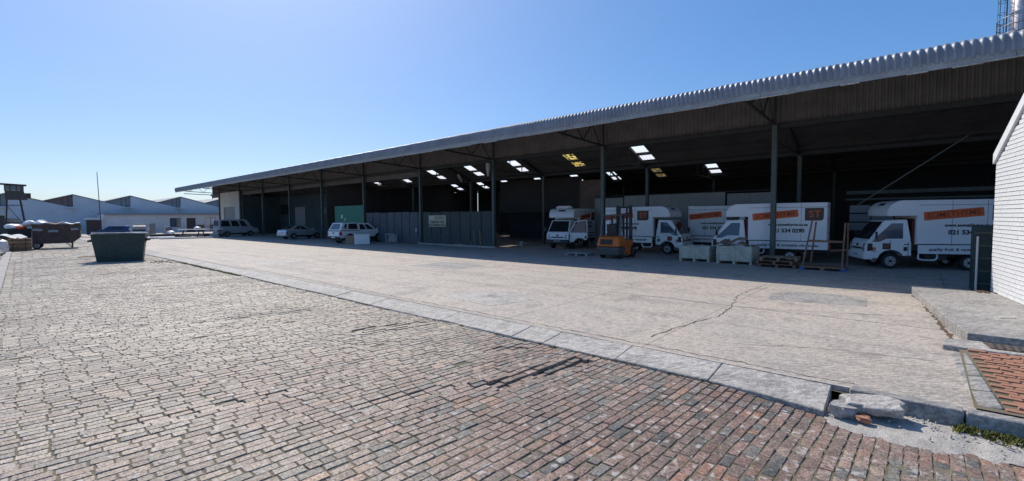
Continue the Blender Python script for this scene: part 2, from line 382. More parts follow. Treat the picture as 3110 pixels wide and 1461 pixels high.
def sm(a, b, x):
    t = max(0, min(1, (x - a) / (b - a))); return t * t * (3 - 2 * t)
def road_z(x, y, soil=False):
    z = ROAD_Z - .10 * sm(-2.2, -.3, x) * sm(4.6, 6.5, y) + .030 * vnoise(x * .55 + 9, y * .55 + 5) + .016 * vnoise(x * 1.7, y * 1.7)
    for (x0, y0, x1, y1, rad, dz) in DIPS:
        dx, dy = x1 - x0, y1 - y0; t = max(0, min(1, ((x - x0) * dx + (y - y0) * dy) / (dx * dx + dy * dy)))
        d = math.hypot(x - x0 - t * dx, y - y0 - t * dy)
        if soil and dz > 0: continue
        if soil: dz *= 1.35; d *= .8
        if d < rad: z += dz * (1 - (d / rad) ** 2) * max(0, .1 + 1.0 * (vnoise(x * 3.1 + 7, y * 4.3) + .35))
    return z
DIPS = [(-8.55, 4.9, -8.2, 6.0, .20, -.055), (-8.3, 4.9, -8.05, 6.0, .22, .03), (-5.5, 5.6, -5.3, 6.1, .2, -.04),
        (-4.30, 4.5, -4.0, 6.1, .20, -.075), (-4.55, 4.5, -4.25, 6.1, .26, .035), (-5.0, 2.9, -4.8, 3.9, .2, -.03),
        (-6.6, .9, -6.3, 2.4, .16, -.035), (-2.6, 3.4, -2.2, 4.2, .3, -.02), (-12, 3, -11.6, 5, .3, -.03)]
# bedding soil that shows in the joints
xs = [4 - .125 * i for i in range(120)] + [-11 - .75 * i for i in range(105)]
ys = [-1.0 + .16 * j for j in range(48)]
mb = MB(); nx, ny = len(xs), len(ys)
for x in xs:
    for y in ys: mb.v.append((x, y, road_z(x, y, True) - .0095))
for i in range(nx - 1):
    for j in range(ny - 1): mb.f.append((i * ny + j, i * ny + j + 1, (i + 1) * ny + j + 1, (i + 1) * ny + j))
road = mb.build('road', M_JOINT, fix=False, smooth=True); tag(road, kind='structure')

KERB_Y = 6.50
def kfan(x0): return .115 * max(0, min(1, -x0 / 7.0))
def rowx(x0, y): return x0 + kfan(x0) * (y - 6.5)
def to_px(p):
    d = Vector(p) - Vector((0, 0, CAM_H)); z = -d.dot(AZ)
    if z < .1: return None
    return 1555 + d.dot(AX) / z * 1391.87, 730.5 - d.dot(AY) / z * 1391.87, z
bricks = []
x0 = 3.2
while x0 > -88:
    far = x0 < -40
    pw = rnd.uniform(.104, .123) * (2.0 if far else 1.0)
    y = max(-.9, -.1 - .022 * (x0 + 19.6)) + rnd.uniform(-.02, .03) - (.0 if x0 < -19 else .3)
    while y < KERB_Y - .05:
        ln = rnd.uniform(.215, .265) * (2.0 if far else 1.0)
        if rnd.random() < .10: ln *= .55
        y1 = min(y + ln, KERB_Y)
        if y1 - y > .06: bricks.append((x0, pw, y, y1))
        y = y1
    x0 -= pw
def brick_geo(b, rr):
    x0, pw, ya, yb = b
    g = rr.uniform(.003, .008); far = pw > .2
    if far: g = .012
    xa, xb = x0 - g, x0 - pw + g; y0, y1 = ya + g, yb - g
    cs = [(rowx(xb, y0), y0), (rowx(xa, y0), y0), (rowx(xa, y1), y1), (rowx(xb, y1), y1)]
    cx, cy = sum(c[0] for c in cs) / 4, sum(c[1] for c in cs) / 4
    zt = road_z(cx, cy) + rr.gauss(0, .0025)
    tx, ty = rr.gauss(0, .011), rr.gauss(0, .011)
    j = .006
    cs = [(x + rr.uniform(-j, j), y + rr.uniform(-j, j)) for x, y in cs]
    return cs, cx, cy, zt, tx, ty
def brick_verts(cs, cx, cy, zt, tx, ty, rr):
    vs = []
    for inset, dz in ((0, -.055), (0, -.010), (.10, 0.0)):
        for k, (x, y) in enumerate(cs):
            px, py = x + (cx - x) * inset, y + (cy - y) * (inset * .6)
            vs.append((px, py, zt + dz + (px - cx) * tx + (py - cy) * ty))
    return vs
BF = [(0, 1, 5, 4), (1, 2, 6, 5), (2, 3, 7, 6), (3, 0, 4, 7), (4, 5, 9, 8), (5, 6, 10, 9), (6, 7, 11, 10), (7, 4, 8, 11), (8, 9, 10, 11)]
scored = []
for i, b in enumerate(bricks):
    cx, cy = rowx(b[0] - b[1] / 2, (b[2] + b[3]) / 2), (b[2] + b[3]) / 2
    q = to_px((cx, cy, ROAD_Z))
    if q and -20 < q[0] < 3130 and q[1] < 1475: scored.append((-(b[1] * (b[3] - b[2])) / q[2] ** 3, i))
scored.sort(); single = set(i for _, i in scored[:300])
mb = MB(); picks = []
# alike single bricks share a few meshes
shared = []
rr = random.Random(21)
for k in range(14):
    s = .5; m_ = MB(); j = .05
    cs = [(-s + rr.uniform(-j, j), -s + rr.uniform(-j, j) * .5), (s + rr.uniform(-j, j), -s + rr.uniform(-j, j) * .5),
          (s + rr.uniform(-j, j), s + rr.uniform(-j, j) * .5), (-s + rr.uniform(-j, j), s + rr.uniform(-j, j) * .5)]
    vs = []
    for inset, dz in ((0, -.055), (0, -.011), (.12, -.002)):
        for (x, y) in cs: vs.append((x * (1 - inset), y * (1 - inset * .55), dz))
    # slightly domed and chipped top
    vs.append((rr.uniform(-.1, .1), rr.uniform(-.1, .1), .002))
    m_.add(vs, BF[:-1] + [(8, 9, 12), (9, 10, 12), (10, 11, 12), (11, 8, 12)])
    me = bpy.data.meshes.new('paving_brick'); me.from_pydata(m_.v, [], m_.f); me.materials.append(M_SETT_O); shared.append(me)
for i, b in enumerate(bricks):
    cs, cx, cy, zt, tx, ty = brick_geo(b, rr)
    if rr.random() < .003 and i not in single: continue
    if i in single:
        o = bpy.data.objects.new('paving_brick', shared[rr.randrange(14)]); COL.objects.link(o); o.parent = road
        wx = math.hypot(cs[1][0] - cs[0][0], cs[1][1] - cs[0][1]); wy = math.hypot(cs[3][0] - cs[0][0], cs[3][1] - cs[0][1])
        ang = math.atan2(-(cs[3][0] - cs[0][0]), cs[3][1] - cs[0][1])
        o.location = (cx, cy, zt); o.rotation_euler = (ty, -tx, ang + rr.choice((0, math.pi))); o.scale = (wx, wy, 1)
    else:
        mb.add(brick_verts(cs, cx, cy, zt, tx, ty, rr), BF); picks.append(rr.random())
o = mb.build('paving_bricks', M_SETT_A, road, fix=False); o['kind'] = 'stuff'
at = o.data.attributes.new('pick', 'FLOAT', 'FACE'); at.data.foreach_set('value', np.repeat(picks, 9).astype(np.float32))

# sloping concrete kerb slabs between the bricks and the yard
kerb = MB(); kerb.quad((-86, 6.5, -.30), (3.5, 6.5, -.30), (3.5, 7.12, -.2), (-86, 7.12, -.2))
kerb = kerb.build('kerb', M_JOINT, fix=False); tag(kerb, kind='structure')
rk = random.Random(5)
x = -0.80; joints = [-5.05, -5.8, -7.95, -10.83, -12.78, -14.69, -17.6, -21.6]
cuts = [x, -2.15, -3.6] + joints
x = -21.6
while x > -84: x -= rk.uniform(2.0, 3.4); cuts.append(x)
for a, b in zip(cuts, cuts[1:]):
    a2, b2 = a - .005, b + .005; m_ = MB()
    n = 4; top = []; sk = 0.0
    dz = rk.uniform(-.008, .008)
    lo, hi = [], []
    for i in range(n + 1):
        t = i / n; xx = a2 + (b2 - a2) * t
        lo.append((xx, 6.47 + rk.uniform(-.012, .012), road_z(xx, 6.5) * .5 + ROAD_Z * .5 + .03 + dz + rk.uniform(-.006, .006)))
        hi.append((xx + sk * .4, 7.08 + rk.uniform(-.01, .01), -.002 + dz * .3))
    vs = lo + hi + [(p[0], p[1] - .006, -.4) for p in lo] + [(p[0], p[1], -.35) for p in hi]
    f = []
    for i in range(n):
        k = n + 1
        f += [(i, i + 1, k + i + 1, k + i), (2 * k + i, 2 * k + i + 1, i + 1, i), (k + i, k + i + 1, 3 * k + i + 1, 3 * k + i)]
    k = n + 1
    f += [(0, k, 3 * k, 2 * k), (n, 2 * k + n, 3 * k + n, k + n)]
    m_.add(vs, f); m_.build('kerb_slab', M_KERBC, kerb, bevel=.010, seg=1)

# bare upright kerb at the near end, with mortar spill at its foot
x = -0.62
for L in (1.05, 1.2, 1.0, 1.1):
    m_ = MB(); m_.hexa([(x, 7.00, -.4), (x + L - .015, 7.00, -.4), (x + L - .015, 7.22, -.4), (x, 7.22, -.4)],
                       [(x, 7.05, .0), (x + L - .015, 7.06, .004), (x + L - .015, 7.22, .004), (x, 7.22, .0)])
    m_.build('kerb_stone', M_OLDC, kerb, bevel=.02, seg=2); x += L
m_ = MB(); n = 90; nc = 9; vs = []
for i in range(n + 1):
    xx = -.80 + 4.0 * i / n
    ye = 6.34 + .22 * vnoise(xx * 2.1, 8) + .12 * vnoise(xx * 7, 2)
    for j in range(nc):
        t = j / (nc - 1); yy = 7.03 + (ye - 7.03) * t
        zz = (-.185) * (1 - t) + (road_z(xx, ye) - .004) * t + .05 * (1 - t) * t + .022 * vnoise(xx * 9, yy * 9) * (1 - .6 * t) + .012 * vnoise(xx * 23, yy * 23)
        vs.append((xx, yy, zz))
for i in range(n):
    for j in range(nc - 1): m_.f.append((i * nc + j, i * nc + j + 1, (i + 1) * nc + j + 1, (i + 1) * nc + j))
m_.v = vs
m_.build('mortar_spill', M_SAND, kerb, fix=False, smooth=True)['kind'] = 'stuff'

q = random.Random(19); m_ = MB()
for k in range(170):
    xx = -.85 + 3.2 * q.random() ** 1.3; yy = 6.97 - abs(q.gauss(0, .22)); r_ = q.uniform(.006, .022)
    zz = max(road_z(xx, min(yy, 6.5)), -.2) + .035 * max(0, (yy - 6.3) / .6) + r_ * .3
    p = [Vector((q.gauss(0, 1), q.gauss(0, 1), q.gauss(0, .6))).normalized() * r_ * q.uniform(.7, 1.2) for _ in range(6)]
    b0 = Vector((xx, yy, zz)); ax = [Vector(v) for v in ((1, 0, 0), (0, 1, 0), (-1, 0, 0), (0, -1, 0), (0, 0, 1), (0, 0, -1))]
    m_.add([b0 + a_ * r_ * q.uniform(.6, 1.3) for a_ in ax], [(0, 1, 4), (1, 2, 4), (2, 3, 4), (3, 0, 4), (1, 0, 5), (2, 1, 5), (3, 2, 5), (0, 3, 5)])
m_.build('mortar_crumbs', M_KERBC, kerb)['kind'] = 'stuff'
# broken slab pieces: irregular chunks
def chunk(name, c, d, rz, seed, m, parent=None, tilt=(0, 0), n=16):
    q = random.Random(seed); ring = []
    for i in range(n):
        t = 2 * math.pi * i / n; e = .78 + q.random() * .34
        # superellipse outline
        cx_, sy_ = math.cos(t), math.sin(t); k = (abs(cx_) ** 4 + abs(sy_) ** 4) ** -.25
        ring.append((cx_ * k * d[0] / 2 * e, sy_ * k * d[1] / 2 * e))
    m_ = MB(); vs = []
    for s_, z in ((.93, -d[2] / 2), (1.0, -d[2] * .1), (1.0, d[2] * .36), (.90, d[2] / 2)):
        for (a, b) in ring: vs.append((a * s_ + q.uniform(-.02, .02), b * s_ + q.uniform(-.02, .02), z + q.uniform(-.018, .018) * (1 if z < d[2] * .4 else .35)))
    f = []
    for r_ in range(3):
        for i in range(n): f.append((r_ * n + i, r_ * n + (i + 1) % n, (r_ + 1) * n + (i + 1) % n, (r_ + 1) * n + i))
    f += [tuple(range(n - 1, -1, -1)), tuple(range(3 * n, 4 * n))]
    m_.add(vs, f); o = m_.build(name, m, parent, bevel=.008, seg=1)
    o.location = c; o.rotation_euler = (tilt[0], tilt[1], rz); return o
tag(chunk('broken_slab', (-.36, 6.80, -.065), (.62, .34, .13), .12, 3, M_KERBC, tilt=(.16, -.05)), 'large flat piece of broken concrete slab lying against the bare kerb', 'rubble', 'broken concrete at the end of the kerb slabs')
tag(chunk('broken_slab', (-.64, 6.58, -.115), (.28, .20, .13), .7, 8, M_KERBC, tilt=(.2, .1), n=12), 'fist sized round concrete lump in front of the broken slab piece', 'rubble', 'broken concrete at the end of the kerb slabs')
tag(chunk('broken_slab', (-.44, 6.52, -.155), (.13, .10, .06), .2, 13, M_REDB, n=9), 'smallest reddish rubble crumb beside the concrete lump on the bricks', 'rubble', 'broken concrete at the end of the kerb slabs')

# the concrete yard, cast in panels
apron = MB(); apron.quad((-100, 7.05, -.07), (9, 7.05, -.07), (9, 47, -.07), (-100, 47, -.07))
apron = apron.build('yard', M_JOINT, fix=False); tag(apron, kind='structure')
xc = [.56, -3.45, -6.66, -10.3, -14.15, -18.2, -22.5, -27, -31.5, -36, -41, -47, -54, -62, -72, -84, -99]
yc = [7.09, 11.75, 16.6, 23.2]
def slab(x0, x1, y0, y1, dz):
    m_ = MB(); g = .006
    m_.box(((x0 + x1) / 2, (y0 + y1) / 2, -.04 + dz), (abs(x1 - x0) - 2 * g, y1 - y0 - 2 * g, .08))
    m_.build('concrete_panel', M_APRON, apron)
q = random.Random(4)
for j in range(3):
    for a, b in zip(xc, xc[1:]): slab(b, a, yc[j], yc[j + 1], q.uniform(-.003, .003))
slab(-99, -22, 23.2, 46.8, -.001); slab(-22, 9, 23.2, 46.8, .001)
slab(.56, 9, 16.6, 23.2, .0015)
def repair(pts, m):
    m_ = MB(); m_.prism(pts, -.03, .0042, 'z'); m_.build('repair_patch', m, apron)
repair([(-9.9, 8.2), (-7.9, 8.0), (-7.6, 9.3), (-8.6, 9.9), (-9.8, 9.6)], M_KERBC)
repair([(-2.9, 13.2), (-.9, 13.6), (-1.0, 15.0), (-2.4, 15.2), (-3.1, 14.4)], M_OLDC)
repair([(-17.4, 12.5), (-14.6, 12.7), (-14.7, 14.6), (-16.0, 15.0), (-17.5, 14.4)], M_OLDC)
repair([(-25.5, 8.4), (-23, 8.2), (-23, 9.9), (-25.2, 10.1)], M_KERBC)
def crack(pts, wd, seed, name='crack', m=None):
    q = random.Random(seed); P = []
    for (x0, y0), (x1, y1) in zip(pts, pts[1:]):
        n = max(2, int(math.hypot(x1 - x0, y1 - y0) / .12))
        for i in range(n): t = i / n; P.append((x0 + (x1 - x0) * t + q.gauss(0, .022), y0 + (y1 - y0) * t + q.gauss(0, .022)))
    P.append(pts[-1]); m_ = MB()
    for i, (x, y) in enumerate(P):
        d = Vector((P[min(i + 1, len(P) - 1)][0] - P[max(i - 1, 0)][0], P[min(i + 1, len(P) - 1)][1] - P[max(i - 1, 0)][1], 0)).normalized()
        nrm = Vector((-d.y, d.x)); ww = wd * q.uniform(.35, 1.1) / 2
        m_.v += [(x + nrm.x * ww, y + nrm.y * ww, .0045), (x - nrm.x * ww, y - nrm.y * ww, .0045)]
    for i in range(len(P) - 1): m_.f.append((2 * i, 2 * i + 1, 2 * i + 3, 2 * i + 2))
    m_.build(name, m or M_CRACK, apron, fix=False)
crack([(-3.62, 7.75), (-3.5, 9.0), (-3.25, 10.4), (-3.35, 11.7), (-3.7, 13.5), (-3.6, 16)], .028, 1)
crack([(-3.4, 11.7), (-2.2, 11.95), (-1.0, 12.5), (.2, 13.0)], .022, 2)
crack([(-6.6, 11.2), (-5.2, 11.9), (-3.5, 11.6)], .016, 3)
crack([(-3.3, 12.3), (-2.6, 13.6), (-2.9, 14.4)], .014, 4)
crack([(-14.1, 8.9), (-11.0, 9.3), (-9.5, 11.5)], .016, 5)
crack([(-10.3, 13.0), (-8.2, 13.4), (-6.7, 12.9)], .016, 6)
crack([(-2.3, 8.3), (-1.2, 8.9), (.2, 9.2)], .014, 7)
crack([(-.6, 7.25), (-2.2, 7.27), (-3.8, 7.28), (-6.0, 7.26), (-9, 7.3), (-13, 7.3), (-18, 7.32), (-24, 7.3)], .02, 8)
crack([(-22.5, 9.0), (-19.5, 9.6), (-18.2, 11.8)], .02, 9)
crack([(-31, 10), (-27, 10.6), (-25, 14)], .025, 10)
crack([(-1.9, 14.0), (-.9, 14.4), (-.1, 14.9)], .014, 11)
crack([(.12, 14.4), (.30, 12.6), (.45, 11.2), (.38, 10.4)], .09, 12, 'dry_leaf_litter', M_DRYL)
crack([(-.1, 16.2), (.05, 15.4), (.1, 14.7)], .12, 13, 'dry_leaf_litter', M_DRYL)

# raised loading step with a drain plate, kerb stones and red bricks in front
plat = MB()
pp = [(-.2, 17.0), (-.02, 15.4), (.16, 14.2), (.42, 12.0), (.62, 10.72), (6, 10.72), (6, 16.5), (1.4, 16.55)]
plat.prism(pp, -.2, .20, 'z')
plat = plat.build('loading_step', M_OLDC, bevel=.02, seg=2); tag(plat, kind='structure')
m_ = MB(); m_.prism([(.30, 10.10), (.70, 10.06), (6, 10.06), (6, 10.70), (.58, 10.70), (.34, 10.6)], -.2, .085, 'z')
m_.build('drain_surround', M_KERBC, plat, bevel=.025, seg=2)
m_ = MB(); m_.prism([(.86, 10.20), (4, 10.20), (4, 10.62), (.80, 10.62)], .05, .097, 'z'); dc = m_.build('drain_cover', M_IRON, plat)
m_ = MB()
for i in range(34): m_.box((.92 + i * .09, 10.41, .101), (.035, .36, .012))
m_.build('grating_bar', M_STEELD, dc)
yk = 7.30; i = 0
for L in (.62, .66, .60, .70):
    t0, t1 = (yk - 7.3) / 2.7, (yk + L - 7.3) / 2.7
    xa, xb = .52 - .16 * t0, .52 - .16 * t1
    m_ = MB(); m_.hexa([(xa, yk, -.1), (xa + .22, yk, -.1), (xb + .22, yk + L - .03, -.1), (xb, yk + L - .03, -.1)],
                       [(xa, yk, .02), (xa + .22, yk, .05), (xb + .22, yk + L - .03, .05), (xb, yk + L - .03, .02)])
    m_.build('kerb_stone', M_OLDC, kerb, bevel=.03, seg=2); yk += L
pave = MB(); pave.quad((.5, 7.2, .018), (6, 7.2, .018), (6, 10.1, .045), (.5, 10.1, .045)); pave = pave.build('pavement', M_JOINT, fix=False); tag(pave, kind='structure')
me = bpy.data.meshes.new('red_brick'); m_ = MB(); m_.hexa([(-.5, -.5, -.05), (.5, -.5, -.05), (.5, .5, -.05), (-.5, .5, -.05)], [(-.46, -.42, 0), (.46, -.42, 0), (.46, .42, 0), (-.46, .42, 0)])
me.from_pydata(m_.v, [], m_.f); me.materials.append(M_REDB)
yb = 7.27; row = 0; q = random.Random(11)
while yb < 10.0:
    xb = .745 - .16 * (yb - 7.3) / 2.7 + (.11 if row % 2 else 0)
    while xb < 2.6:
        o = bpy.data.objects.new('red_brick', me); COL.objects.link(o); o.parent = pave
        o.location = (xb + .108, yb + .055, .035 + .027 * (yb - 7.2) / 2.9 + q.gauss(0, .004)); o.scale = (.208, .102, 1)
        o.rotation_euler = (q.gauss(0, .03), q.gauss(0, .03), q.gauss(0, .02)); xb += .222
    yb += .112; row += 1

# moss tufts along the kerb foot
m_ = MB(); q = random.Random(2)
def tuft(x, y, z, h, n=8, sp=.05):
    for _ in range(n):
        a = q.uniform(0, 6.28); r_ = q.uniform(0, sp); px, py = x + r_ * math.cos(a), y + r_ * math.sin(a)
        b = q.uniform(0, 6.28); ww = q.uniform(.006, .014); hh = h * q.uniform(.5, 1.2); lx, ly = math.cos(b), math.sin(b)
        m_.add([(px - ww * ly, py + ww * lx, z), (px + ww * ly, py - ww * lx, z), (px + lx * hh * .6, py + ly * hh * .6, z + hh)], [(0, 1, 2)])
for i in range(150): tuft(q.uniform(.35, 1.3), 6.98 - abs(q.gauss(0, .07)), -.18, .06)
for i in range(220): tuft(q.uniform(-30, -20.5), 6.46 - abs(q.gauss(0, .05)), -.12, .07, 6, .12)
for i in range(160): tuft(q.uniform(-20, -2), 6.46 - abs(q.gauss(0, .02)), -.12, .035, 4, .05)
for i in range(900):
    x = -abs(q.gauss(0, 6)) + 1.5; y = q.uniform(.3, 6.4)
    if vnoise(x * .8 + 3, y * .8) > .05: tuft(x, y, road_z(x, y) - .016, .018, 5, .05)
tag(m_.build('moss', M_MOSS, fix=False), 'yellow green moss growing in the brick joints and kerb foot', 'moss', kind='stuff')

# left gutter kerb
lk = MB(); ed = lambda x: -.1 - .022 * (x + 19.6)
lk.hexa([(-88, ed(-88) - .38, -.2), (-10, ed(-10) - .38, -.2), (-10, ed(-10) - .02, -.2), (-88, ed(-88) - .02, -.2)], [(-88, ed(-88) - .38, -.08), (-10, ed(-10) - .38, -.08), (-10, ed(-10) - .02, -.095), (-88, ed(-88) - .02, -.095)]); lk = lk.build('left_kerb', M_OLDC, bevel=.03); tag(lk, kind='structure')
lv = MB(); lv.quad((-120, -60, -.12), (-10, -60, -.12), (-10, -.65, -.12), (-120, 1.8, -.12)); tag(lv.build('verge', M_EARTH, fix=False), kind='structure')
fy = MB(); fy.quad((-200, -80, -.16), (-85, -80, -.16), (-85, 120, -.16), (-200, 120, -.16)); tag(fy.build('far_yard', M_OLDC, fix=False), kind='structure')
#@@PART2
# ------------------------------------------------------------------ warehouse
WX0, WX1 = -87.2, 8.0
FY, FZ0, FZ1 = 18.6, 6.44, 7.17
CYL = 23.3                                              # line of front columns
COLX = [-82.5 + 8.72 * i - .1 for i in range(9)]
COLX = [-82.5, -73.3, -64.75, -56.4, -48.2, -39.67, -30.9, -22.5, -13.75, -5.0, 3.7]
wh = empty('warehouse', (-40, 23.3, 0), 0, 'long open fronted warehouse with a curved corrugated canopy edge and steel columns', 'warehouse')
W0 = Vector(wh.location)
def wp(mb_, name, m, **k):
    par = k.pop('parent', wh)
    o = mb_.build(name, m, par, **k)
    if par is wh: o.matrix_parent_inverse = Matrix.Translation(-W0)
    return o
def slope_z(y):
    """underside of the ridge and valley roof"""
    if y < 23.6: return 7.05 + (y - 18.8) * .14
    if y < 29.0: return 7.75 - .4 * (y - 23.6)
    if y < 36.7: return 5.59 + .2805 * (y - 29.0)
    if y < 42.1: return 7.75 - .4 * (y - 36.7)
    return 5.59 + .2805 * (y - 42.1)
# corrugated bull-nosed fascia
prof = [(FY + .02, 6.60), (FY + .0, 6.78), (FY + .0, 6.93)]
for i in range(1, 7):
    t = i / 6 * math.pi / 2; prof.append((FY + .26 - .26 * math.cos(t), 6.93 + .24 * math.sin(t)))
prof.append((FY + 1.2, 7.26))
nrm = []
for i in range(len(prof)):
    a = prof[max(0, i - 1)]; b = prof[min(len(prof) - 1, i + 1)]; d = Vector((b[0] - a[0], b[1] - a[1])).normalized(); nrm.append((-d.y, d.x))
m_ = MB(); P = .19; n = int((WX1 - WX0) / P); sub = 6; np_ = len(prof); cols_ = 0
sh = [0.0, .7, 1.0, 1.0, .7, 0.0]
for i in range(n * sub + 1):
    x = WX0 + i * P / sub; off = .045 * math.cos(2 * math.pi * (i % sub) / sub)
    off = math.copysign(abs(off / .045) ** .55, off) * .036
    wob = .035 * vnoise(x * .22, 3.0) + .012 * vnoise(x * 1.3, 7.0)
    lap = .010 * ((i // (sub * 4)) % 2)
    for kk, ((yy, zz), (ny_, nz_)) in enumerate(zip(prof, nrm)):
        o2 = off * (1.0 if kk < 4 else .7 if kk < 6 else .35 if kk < 8 else .12) + lap
        m_.v.append((x, yy + ny_ * o2 + wob, zz + nz_ * o2 + wob * .6))
    cols_ += 1
for i in range(cols_ - 1):
    for j in range(np_ - 1): m_.f.append((i * np_ + j, (i + 1) * np_ + j, (i + 1) * np_ + j + 1, i * np_ + j + 1))
fas = wp(m_, 'fascia_sheeting', M_GALV, fix=False, smooth=True)
# flat board under it, in lengths, with a ragged pale lower edge
q = random.Random(9); x = WX0
while x < WX1:
    L = min(q.uniform(5.2, 6.4), WX1 - x); m_ = MB()
    m_.box((x + L / 2, FY + .055, 6.55 + q.uniform(-.012, .012)), (L - .012, .05, .22), rx=q.uniform(-.04, .04))
    wp(m_, 'fascia_board', M_FASC); x += L
m_ = MB(); x = WX0
while x < WX1:
    L = q.uniform(.25, 1.6)
    if q.random() < .78 or x < -45:
        h_ = q.uniform(.02, .045); m_.box((x + L / 2, FY + .05, 6.425 + q.uniform(-.012, .012)), (L, .09, h_))
    x += L
wp(m_, 'flaking_edge_strip', M_EDGE)['kind'] = 'stuff'
# roof skins: canopy, then slopes with openings for the skylights
SKX1 = [-44.8, -39.4, -34.0, -28.9, -23.9, -18.6, -13.35]
SKX2 = [-46.0, -41.2, -37.0, -32.0, -27.1, -22.8, -18.2, -13.3]
def roof_strip(ya, yb, spans):
    for (a, b) in spans: m_.quad((a, ya, slope_z(ya)), (b, ya, slope_z(ya)), (b, yb, slope_z(yb)), (a, yb, slope_z(yb)))
def with_holes(xs, wd):
    sp = []; x = WX0
    for c in sorted(xs): sp.append((x, c - wd / 2)); x = c + wd / 2
    sp.append((x, WX1)); return sp
m_ = MB(); full = [(WX0, WX1)]
roof_strip(18.75, 23.6, full)
SW = .86
for base, xsk in ((23.6, SKX1), (36.7, SKX2)):
    roof_strip(base, base + 2.9, full); roof_strip(base + 2.9, base + 3.85, with_holes(xsk, SW)); roof_strip(base + 3.85, base + 3.93, full)
    roof_strip(base + 3.93, base + 4.78, with_holes(xsk, SW)); roof_strip(base + 4.78, base + 5.4, full)
roof_strip(29.0, 36.7, full); roof_strip(42.1, 46.6, full)
roof = wp(m_, 'roof', M_ROOFU, fix=False)
for base, xsk, tagn in ((23.6, SKX1, 0), (36.7, SKX2, 1)):
    for k, c in enumerate(xsk):
        yel = (tagn == 0 and k == 5) or (tagn == 1 and k == 6)
        mt = (M_SKYD if tagn else M_SKYY) if yel else M_SKYL
        sk = None
        for ya, yb in ((base + 2.9, base + 3.85), (base + 3.93, base + 4.78)):
            m_ = MB(); e = .03; nseg = 8; vs = []
            for i in range(nseg + 1):
                xx = c - SW / 2 - e + (SW + 2 * e) * i / nseg; zz = .02 + .012 * (i % 2)
                vs += [(xx, ya - e, slope_z(ya - e) + zz), (xx, yb + e, slope_z(yb + e) + zz)]
            m_.add(vs, [(2 * i, 2 * i + 2, 2 * i + 3, 2 * i + 1) for i in range(nseg)])
            o = wp(m_, 'skylight_sheet', mt, fix=False)
            if yel: o['label'] = 'yellowed old fibreglass skylight sheet'
# vertical cladding above the column line
m_ = MB(); P = .20; sub = 4; i = 0
zt = slope_z(23.5) - .02; k = int((WX1 - WX0) / P * sub)
for i in range(k + 1):
    x = WX0 + .3 + i * P / sub; y = CYL + .27 + (.032, .032, -.032, -.032)[i % 4] * 1.0
    if x > WX1: break
    m_.v += [(x, y, (6.20 if x > -31 else 5.62) + .02 * vnoise(x * .3, 2)), (x, y, zt)]
n_ = len(m_.v) // 2
for i in range(n_ - 1): m_.f.append((2 * i, 2 * i + 2, 2 * i + 3, 2 * i + 1))
wp(m_, 'upper_cladding', M_CLAD, fix=False)
m_ = MB(); m_.box(((WX0 + WX1) / 2, CYL + .15, 6.14), (WX1 - WX0, .12, .22)); wp(m_, 'eaves_beam', M_STEELD)
# columns, cantilever brackets, purlins
for cx in COLX:
    m_ = MB(); y = CYL
    m_.box((cx, y - .10, 3.10), (.20, .018, 6.2)); m_.box((cx, y + .10, 3.10), (.20, .018, 6.2)); m_.box((cx, y, 3.10), (.016, .19, 6.2))
    c_ = wp(m_, 'column', M_STEELG)
    m_ = MB(); m_.box((cx, y, .012), (.36, .36, .024)); bp_ = m_.build('base_plate', M_STEELD, c_)
    m_ = MB(); m_.bar((cx, y, 6.22), (cx, 18.85, 6.42), .07, .09); m_.bar((cx, y, 7.45), (cx, 18.85, 7.0), .07, .09); m_.bar((cx, y, 6.1), (cx, y, 7.6), .09)
    pts = [22.9, 22.1, 21.2, 20.3, 19.4, 18.9]
    for j in range(len(pts) - 1):
        za = lambda yy: 6.22 + (23.3 - yy) / 4.45 * .2
        zb = lambda yy: 7.45 - (23.3 - yy) / 4.45 * .45
        m_.bar((cx, pts[j], za(pts[j]) if j % 2 == 0 else zb(pts[j])), (cx, pts[j + 1], zb(pts[j + 1]) if j % 2 == 0 else za(pts[j + 1])), .045)
    wp(m_, 'bracket', M_STEELD)
    for yv in (29.0, 42.1):
        if cx < -46: continue
        m_ = MB(); m_.box((cx, yv, 2.75), (.18, .18, 5.5)); wp(m_, 'inner_column', M_STEELG)
        m_ = MB(); m_.bar((cx, yv, 5.45), (cx, yv - 5.3, 7.55), .09, .16); m_.bar((cx, yv - 5.3, 5.5), (cx, yv, 5.42), .07)
        for t in (.25, .5, .75): m_.bar((cx, yv - 5.3 * t, 5.5), (cx, yv - 5.3 * t, 5.45 + 2.1 * t), .05)
        wp(m_, 'roof_truss', M_STEELD)
for y in (24.4, 25.3, 26.4, 27.49, 28.5, 37.6, 38.6, 39.6, 40.59, 41.6, 19.6, 20.9, 22.2):
    m_ = MB(); m_.box(((WX0 + WX1) / 2, y, slope_z(y) - .085), (WX1 - WX0 - .2, .06, .15)); wp(m_, 'purlin', M_STEELD)
m_ = MB(); m_.box(((WX0 + WX1) / 2, 29.0, 5.46), (WX1 - WX0 - .2, .30, .20)); wp(m_, 'valley_gutter', M_STEELD)
m_ = MB(); m_.box(((WX0 + WX1) / 2, 42.1, 5.46), (WX1 - WX0 - .2, .30, .20)); wp(m_, 'valley_gutter', M_STEELD)
